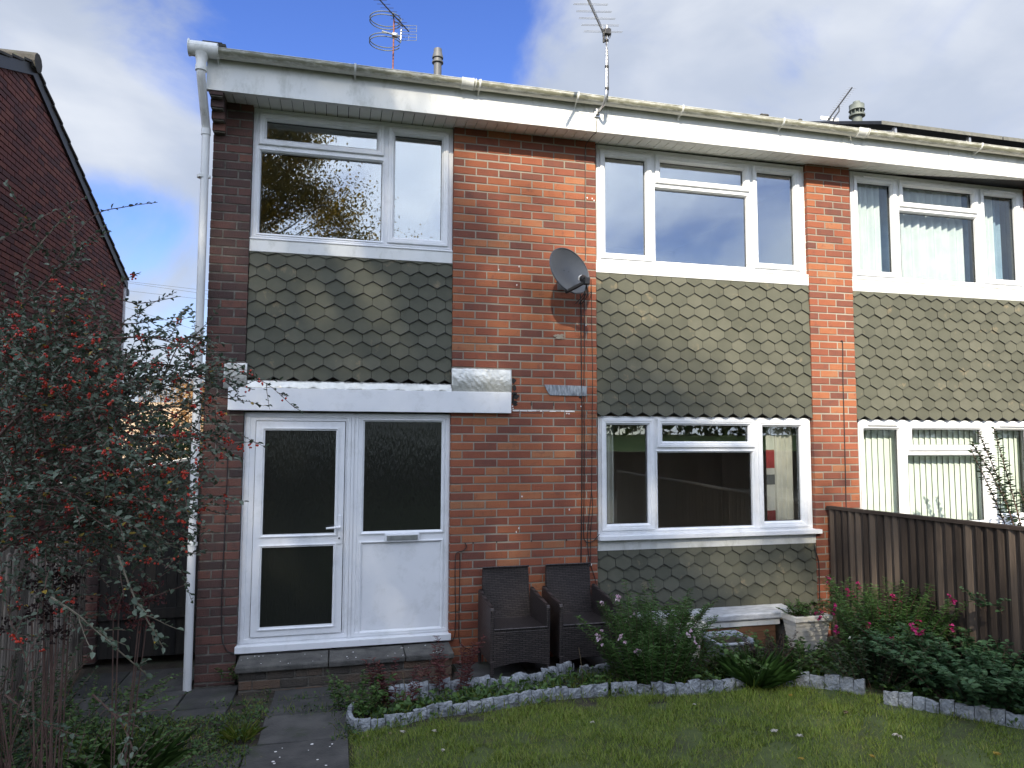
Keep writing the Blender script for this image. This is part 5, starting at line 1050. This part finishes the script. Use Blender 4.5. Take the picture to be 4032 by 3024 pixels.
mains = [((-160, 2000, 2.8), (0, 1784, 2.85), (120, 1723, 2.9), (374, 1669, 2.95), (524, 1542, 3.0), (663, 1482, 3.05)), ((-160, 1700, 2.8), (0, 1434, 2.85), (78, 1374, 2.9), (229, 1334, 2.95), (446, 1331, 3.0), (600, 1330, 3.05), (740, 1370, 3.1)),
         ((-160, 2100, 2.6), (60, 1850, 2.6), (230, 1760, 2.7), (400, 1700, 2.75), (600, 1690, 2.8), (760, 1740, 2.85)), ((-160, 2200, 2.9), (80, 1990, 2.9), (300, 1900, 2.95), (520, 1930, 3.0), (700, 2040, 3.05)),
         ((-160, 1900, 3.1), (40, 1560, 3.1), (240, 1440, 3.1), (460, 1430, 3.15), (700, 1440, 3.2), (860, 1480, 3.25)), ((-160, 1700, 3.0), (20, 1300, 3.0), (160, 1130, 3.0), (300, 980, 3.05)), ((-160, 2300, 2.5), (80, 2120, 2.5), (300, 2080, 2.5), (480, 2180, 2.5)),
         ((-160, 1900, 2.5), (60, 1650, 2.5), (200, 1560, 2.5), (360, 1560, 2.55), (520, 1640, 2.6)), ((-160, 1400, 3.2), (0, 1330, 3.2), (120, 1320, 3.2), (230, 1300, 3.2)), ((-160, 2050, 2.4), (80, 1950, 2.4), (240, 1930, 2.4), (380, 2010, 2.4)),
         ((-100, 2000, 3.2), (160, 1600, 3.2), (360, 1500, 3.2), (560, 1500, 3.2), (900, 1570, 3.3)), ((-160, 1850, 2.9), (150, 1560, 2.95), (400, 1580, 3.0), (650, 1620, 3.05), (820, 1720, 3.1))]
rt3 = Vector(_rt)
for mn in mains:
    P = curve_pts([CA(*q) for q in mn], 6)
    tw.tube(P, [.0085*(1-.75*i/(len(P)-1)) for i in range(len(P))], 6, cap=False)
    rt_ = Vector((P[0].x*.5-1.62, P[0].y*.5-1.75, gz(-3.5))); tw.tube(curve_pts([rt_, rt_.lerp(P[0], .5)+Vector((-.06, 0, .10)), P[0]], 4), [.020, .018, .016, .014, .013, .012, .011, .010, .0085], 6, cap=False)
    for i in range(3, len(P)):
        for _ in range(1 if P[i].z > 2.52 or i > len(P)*.62 else 2):
            d = (P[min(i+1, len(P)-1)]-P[i-1]).normalized(); dd = d*.6+Vector((random.gauss(0, .5), random.gauss(0, .5), random.gauss(.1, .45))); L_ = random.uniform(.14, .42)*(1.0 if i < len(P)-4 else .6)
            q = twig_from(P[i], dd, L_, lfr=.95)
            if random.random() < .6: twig_from(q[3], (q[4]-q[2]).normalized()+Vector((random.gauss(0, .6), random.gauss(0, .6), random.gauss(0, .5))), L_*.5)
    twig_from(P[-1], P[-1]-P[-3], .16)
# filling growth inside the crown
zones = [((-60, 1400), (420, 2200), 200), ((-60, 1180), (330, 1420), 18), ((300, 1500), (480, 1800), 30), ((300, 1780), (620, 2120), 75), ((400, 1850), (700, 2250), 36), ((600, 1480), (760, 1950), 8), ((-50, 2180), (330, 2500), 22)]
for (xa, ya), (xb, yb), n in zones:
    for _ in range(n):
        p = CA(random.uniform(xa, xb), random.uniform(ya, yb), random.uniform(2.35, 3.5)); dd = rt3*random.uniform(-.2, 1.0)+Vector((0, random.gauss(0, .5), random.gauss(.12, .4)))
        q = twig_from(p, dd, random.uniform(.12, .34), berry=.22)
        if random.random() < .7: twig_from(q[2], dd+Vector((random.gauss(0, .7), random.gauss(0, .7), random.gauss(0, .6))), .12, berry=.22)
# sprays that can be told apart
def spray(pts, light=False, side=.5, **k):
    P = curve_pts([CA(x*PX, y*PX, d) for x, y, d in pts], 6); leaf_twig(P, r0=.0032, light=light, **k)
    for i in range(1, len(P)-1):
        if random.random() < side: twig_from(P[i], (P[i+1]-P[i]).normalized()*1.0+Vector((random.gauss(0, .5), random.gauss(0, .5), random.gauss(0, .5))), random.uniform(.05, .13), light=light, **{a: b_ for a, b_ in k.items() if a in ('berry', 'sz')})
spray([(120, 560, 3.0), (200, 468, 3.0), (270, 447, 3.0), (340, 437, 3.0)], side=.0, step=.035, berry=0)
spray([(60, 560, 2.9), (110, 500, 2.9), (155, 452, 2.9)], True, .2, step=.03, berry=0); spray([(0, 520, 3.0), (70, 480, 3.0), (150, 440, 3.1)], side=.3, berry=0, step=.02)
spray([(240, 640, 3.0), (300, 655, 3.0), (390, 640, 3.05)], side=.1, step=.03, berry=0); spray([(230, 700, 3.0), (300, 698, 3.0), (350, 688, 3.0)], side=.1, step=.03, berry=0)
spray([(250, 770, 3.0), (330, 755, 3.0), (430, 745, 3.05), (520, 790, 3.1)], side=.5, step=.02); spray([(240, 840, 3.0), (340, 835, 3.0), (440, 790, 3.1), (560, 820, 3.1), (638, 882, 3.15)], side=.45, step=.018, berry=.3)
spray([(300, 1010, 2.9), (380, 960, 3.0), (450, 935, 3.05), (520, 965, 3.1)], side=.6, berry=.4); spray([(260, 900, 2.9), (340, 880, 3.0), (430, 870, 3.0), (480, 905, 3.0)], side=.7, berry=.4)
spray([(220, 1130, 2.6), (330, 1165, 2.6), (400, 1190, 2.65)], True, .3, berry=.05, sz=.021); spray([(255, 1200, 2.2), (290, 1290, 2.2), (330, 1360, 2.2), (352, 1398, 2.2)], True, .3, berry=0, sz=.024, step=.022)
spray([(110, 1290, 2.1), (170, 1330, 2.1), (250, 1400, 2.15), (320, 1460, 2.2)], True, .25, berry=0, sz=.022, step=.02); spray([(200, 1500, 2.2), (260, 1560, 2.2), (290, 1620, 2.2)], False, .3, berry=0, sz=.02, step=.02)
spray([(290, 1300, 2.6), (340, 1285, 2.6), (410, 1260, 2.6)], False, .2, berry=0, step=.022); spray([(200, 1080, 2.5), (290, 1130, 2.5), (350, 1180, 2.5)], True, .3, berry=.1)
spray([(240, 1340, 2.6), (290, 1230, 2.6), (320, 1180, 2.6)], False, .5, berry=0, step=.022); spray([(30, 1560, 2.2), (60, 1450, 2.2), (20, 1330, 2.2), (0, 1200, 2.2)], False, .4, berry=.25)
spray([(10, 1500, 2.3), (90, 1560, 2.3), (170, 1590, 2.3)], False, .4, berry=0); spray([(340, 850, 3.05), (390, 740, 3.05), (440, 720, 3.05)], False, .4, berry=.1, step=.02)
for i in range(46):   # bare lower stems
    x = random.uniform(-20, 230); p0 = Vector((-3.05+x/400+random.gauss(0, .1), -2.7+random.gauss(0, .35), .12)); p1 = p0+Vector((random.gauss(.08, .16), random.gauss(0, .1), random.uniform(.4, .95))); tw.tube([p0, p0.lerp(p1, .5)+Vector((random.gauss(0, .03), 0, 0)), p1], .0028, 4, cap=False)
tw.build('branches', M_twig, T); twl.build('pale_twigs', M_twigl, T); lf.build('leaves', M_coto, T, 6, fold=.25, curl=.12); ly.build('yellow_leaves', M_cotoy, T, 6)
import bmesh
bm = bmesh.new(); bmesh.ops.create_icosphere(bm, subdivisions=1, radius=1.0); iv = [v.co.copy() for v in bm.verts]; jf = [tuple(v.index for v in f.verts) for f in bm.faces]; bm.free()
k = MB()
for p, n in br_pts:
    for _ in range(n): c = p+Vector((random.gauss(0, .007), random.gauss(0, .007), random.gauss(-.003, .006))); r_b = random.uniform(.0040, .0056); k.add([c+v*r_b for v in iv], jf)
k.build('berries', M_berry, T, smooth=True)
print('berries', sum(n for p, n in br_pts), 'leaves', len(lf.P))
for (x, y, d, lab) in ((150, 1190, 2.7, 'dead dark flower head cluster under the berried shrub, upper right one'), (120, 1265, 2.6, 'dead dark flower head cluster under the berried shrub, lower left one'), (265, 1245, 2.9, 'dull red dead flower head in front of the dark gate')):
    c = Vector(CA((x)*PX, (y+60)*PX, d)); T = thing('dead_hydrangea', lab, 'plant', (c.x, c.y, gz(c.y))); k = MB()
    for h_ in range(5):
        lv = Leaves()
        q = c+Vector((random.gauss(0, .07), random.gauss(0, .05), random.gauss(0, .05))); k.tube([Vector((c.x, c.y, gz(c.y))), q], .003, 4)
        for j in range(70): lv.add(q+Vector((random.gauss(0, .03), random.gauss(0, .03), random.gauss(0, .018))), (random.gauss(0, 1), random.gauss(0, 1), random.gauss(0, 1)), .014, .8)
        lv.build('flower_head', M_dead if 'red' not in lab else M_redw, T)
    k.build('stem', M_twig, T)
stems_plant('leafy_weed', 'leafy weeds at the base of the berried shrub beside the gate', 'plant', (-2.72, -.95, .08), 50, .26, (.7, .6), M_green, M_twig, .045, .55, 6, hv=.5)
stems_plant('leafy_weed', 'leafy weeds in the bottom left corner', 'plant', (-2.45, -2.45, .16), 140, .25, (.95, 1.2), M_green, M_twig, .045, .55, 6, hv=.5)
stems_plant('leafy_weed', 'tangled undergrowth against the slatted fence', 'plant', (-2.95, -1.9, .13), 70, .42, (.5, 1.6), M_greend, M_twig, .045, .5, 6, hv=.5)

# ------------------------------------------------------------------ trees and hedges
def crown(T, name, m, c, rad, n, size, asp=.6, shape=4, clumps=40, seed=1, conical=0.0, fill=.35):
    r = np.random.default_rng(seed); K = r.normal(size=(clumps, 3)); K /= np.linalg.norm(K, axis=1, keepdims=True); K *= (r.random((clumps, 1))**(1/2.2)); K *= np.array(rad)
    if conical: K[:, :2] *= (1-conical*(K[:, 2:3]/rad[2]*.5+.5))
    idx = r.integers(0, clumps, n); cs = (np.array(rad).mean()*fill)*(.6+.7*r.random(clumps)); P = K[idx]+r.normal(size=(n, 3))*cs[idx][:, None]*np.array([.5, .5, .38]); P += np.array(c)
    lv = Leaves(); D = r.normal(size=(n, 3)); D[:, 2] -= .5; lv.bulk(P, D, size*r.uniform(.6, 1.3, n), np.full(n, asp), r.normal(size=(n, 3))+np.array([0, 0, .6])); lv.build(name, m, T, shape)
    return K+np.array(c)
def tree(name, label, base, H_, c, rad, n, size, m, clumps, seed, conical=0, fill=.35, cat='tree', group=None):
    T = thing(name, label, cat, base, group); K = crown(T, 'crown', m, c, rad, n, size, clumps=clumps, seed=seed, conical=conical, fill=fill); k = MB(); b0 = Vector(base); top = Vector((c[0], c[1], c[2]+rad[2]*.7)); R = H_*.018
    k.tube(curve_pts([b0, b0.lerp(top, .4)+Vector((.1, .1, 0)), top], 5), [R*(1-.9*i/10) for i in range(11)], 8)
    for q in K: q = Vector(q); t = min(.9, max(.15, (q.z-b0.z)/(top.z-b0.z)*.75)); s_ = b0.lerp(top, t); k.tube([s_, s_.lerp(q, .5)+Vector((0, 0, (q-s_).length*.08)), q], [R*.3*(1-t*.5), R*.15, R*.04], 4, cap=False)
    k.build('trunk', m and M_bark, T); return T
def big_tree():
    T = thing('autumn_tree', 'tall autumn birch with yellowing leaves reflected in the upper left window', 'tree', (-8.2, -25, 2.0)); r = np.random.default_rng(21)
    zz = [4, 8, 11, 13, 15.2, 17, 18.7, 19.7, 20.5, 21.5, 23.2, 24.8]; xr = [2, 1.5, .3, -1.4, -2.7, -3.1, -3.8, -5.2, -6.5, -7.5, -7.9, -9]; xl = [-15, -15, -14.5, -14, -13.5, -13, -13, -12.8, -12.6, -12.3, -11.8, -10.4]; nC = 232+50+66
    zc = np.concatenate([r.uniform(4.5, 17.6, 232), r.uniform(17.6, 19.4, 50), r.uniform(19.4, 24.6, 66)]); R_ = np.interp(zc, zz, xr); L_ = np.interp(zc, zz, xl); K = np.stack([L_+(R_-L_)*r.random(nC), -25+r.uniform(-2.2, 2.2, nC), zc], 1)
    K = np.concatenate([K, np.stack([r.uniform(-12.6, -9.2, 15), -25+r.uniform(-1, 1, 15), r.uniform(19.9, 22.6, 15)], 1)]); zc = K[:, 2]; nC = len(K)
    n = 230000; pw = np.where(zc < 17.6, 1.0, .30); idx = r.choice(nC, n, p=pw/pw.sum()); cs = r.uniform(.34, .74, nC)*np.interp(zc, [4, 14, 17.4, 17.8, 24], [1.5, 1.25, 1.1, .66, .58]); P = K[idx]+r.normal(size=(n, 3))*cs[idx][:, None]*np.array([1, 1, .6]); D = r.normal(size=(n, 3)); D[:, 2] -= .5
    lv = Leaves(); lv.bulk(P, D, .135*r.uniform(.6, 1.3, n), np.full(n, .6), r.normal(size=(n, 3))+np.array([0, 0, .6])); lv.build('crown', M_birch, T, 4)
    k = MB(); k.tube([(-8.2, -25, 1.8), (-8.1, -25, 10), (-8.3, -25, 17), (-8.2, -25, 24)], [.34, .26, .14, .03], 8)
    for q in K: q = Vector(q); t = max(3.0, q.z-2.5-.4*math.hypot(q.x+8.2, q.y+25)); s_ = Vector((-8.2, -25, t)); k.tube([s_, s_.lerp(q, .5)+Vector((0, 0, .3)), q], [.07, .045, .012], 4, cap=False)
    k.build('trunk', M_bark, T)
big_tree()
def hedge(name, label, x0, x1, y0, y1, z0, z1, n, size, m, seed, cat='hedge'):
    T = thing(name, label, cat, ((x0+x1)/2, (y0+y1)/2, z0)); r = np.random.default_rng(seed); lv = Leaves(); X = r.uniform(x0, x1, n); U = r.random(n); top = z1+.16*np.sin(X*2.1)+.1*np.sin(X*5.3+1); Z = z0+(top-z0)*U**.7; Y = y0+(y1-y0)*r.random(n)
    P = np.stack([X, Y, Z], 1)+r.normal(0, .06, (n, 3)); lv.bulk(P, r.normal(size=(n, 3)), size*r.uniform(.6, 1.3, n), np.full(n, .65)); lv.build('foliage', m, T, 4)
    k = MB(); x = x0+.2
    while x < x1: k.tube([(x, (y0+y1)/2, z0), (x+random.uniform(-.2, .2), (y0+y1)/2, z1*.8+z0*.2)], .02, 4); x += .6
    k.build('stems', M_bark, T); return T
hedge('tall_hedge', 'dark hedge along the top of the grass bank behind the viewer', -24, 36, -24.6, -22.6, 1.9, 7.4, 34000, .36, M_greend, 31)
hedge('beech_hedge', 'bronze leaved beech hedge beyond the side passage', -5.6, -2.5, 15.2, 16.2, -.2, 3.55, 7000, .11, M_beech, 32)
hedge('green_hedge', 'dark green hedge beyond the side passage', -5.0, -2.2, 9.0, 10.0, 0, 2.35, 6000, .10, M_green, 33)
k = MB()
p0 = at_y(255*PX, 945*PX, 8.6); p1 = at_y(450*PX, 945*PX, 8.6); T = thing('garden_screen', 'dark timber garden screen with a white top rail behind the lean-to', 'fence', (-3.6, 7.4, 0)); b = MB(); x = -5.0
while x < -2.2: b.box(x, x+.15, 7.4, 7.42, 0, 1.55); x += .155
b.build('boards', M_woodb, T); b = MB(); b.box(-5.05, -2.2, 8.5, 8.56, 2.06, 2.12); b.build('rail', M_pvc, T)
lv = Leaves(); T = thing('hedge_shoots', 'upright thin shoots sprouting above the beech hedge', 'plant', (-4.0, 15.6, 3.3)); k = MB()
for i in range(130):
    p = at_y(random.uniform(300, 450)*PX, 880*PX, 15.6); q = p+Vector((random.gauss(0, .08), 0, random.uniform(.3, 1.0))); k.tube([p, q], .005, 3, cap=False)
    for j in range(5): lv.add(p.lerp(q, random.uniform(.3, 1)), (random.gauss(0, 1), random.gauss(0, 1), .4), .06, .5)
k.build('stem', M_straw, T); lv.build('leaves', M_beech, T, 4)
T = thing('boundary_fence', 'brown boundary fence with pale capping at the foot of the grass bank, behind the viewer', 'fence', (0, -11, .7)); b = MB(); c = MB(); x = -9
for x0_, x1_, zt_ in ((-14, -1.2, 1.92), (-1.2, 1.4, 1.84), (1.4, 4.2, 1.76), (4.2, 12, 1.70)):
    x = x0_
    while x < x1_-.01: b.box(x, min(x+.118, x1_), -11.02+random.uniform(-.004, .004), -11.0, .3, zt_); x += .12
    c.box(x0_, x1_-.01, -11.05, -10.97, zt_+.001, zt_+.035)
b.build('boards', M_wood, T); c.build('capping', M_woodg, T)

for i, (px, py, h_, lab) in enumerate(((2295, 2700, .30, 'dry straw stalk standing in the bed before the right armchair'), (1600, 2790, .26, 'dry stalk among the red stemmed weeds'), (2640, 2650, .3, 'dry brown stalk left of the long grass clump'))):
    p = at_g(px, py); k = MB(); k.tube(curve_pts([p, p+Vector((-.01, 0, h_*.5)), p+Vector((-.03, .01, h_))], 4), .0028, 5); o = k.build('dry_stalk', M_straw); tag(o, lab, 'plant stalk')

def edgef(x, y):
    fr = np.interp(x, [-.93, -.7, .2, 1.05, 2.15, 2.6, 2.95, 3.05, 3.4, 4.0], [-1.56, -1.60, -1.40, -1.34, -1.47, -1.50, -1.80, -2.30, -2.84, -3.3]); return (abs(y-fr) < .055)*(.15+.85*(nz(x, y, 3.2, 5) > .45))
cover('edge_grass', 'longer grass and weeds growing against the edging strips', (-.95, 4.0, -3.4, -1.2, edgef), 5200, .085, M_grass, .06, (.0, .01), 2.0, seed=12)
cover('edge_weeds', 'small leafy weeds spilling over the edging strips', (-.95, 4.0, -3.4, -1.2, edgef), 1500, .040, M_green, .55, (.0, .06), .6, seed=13)
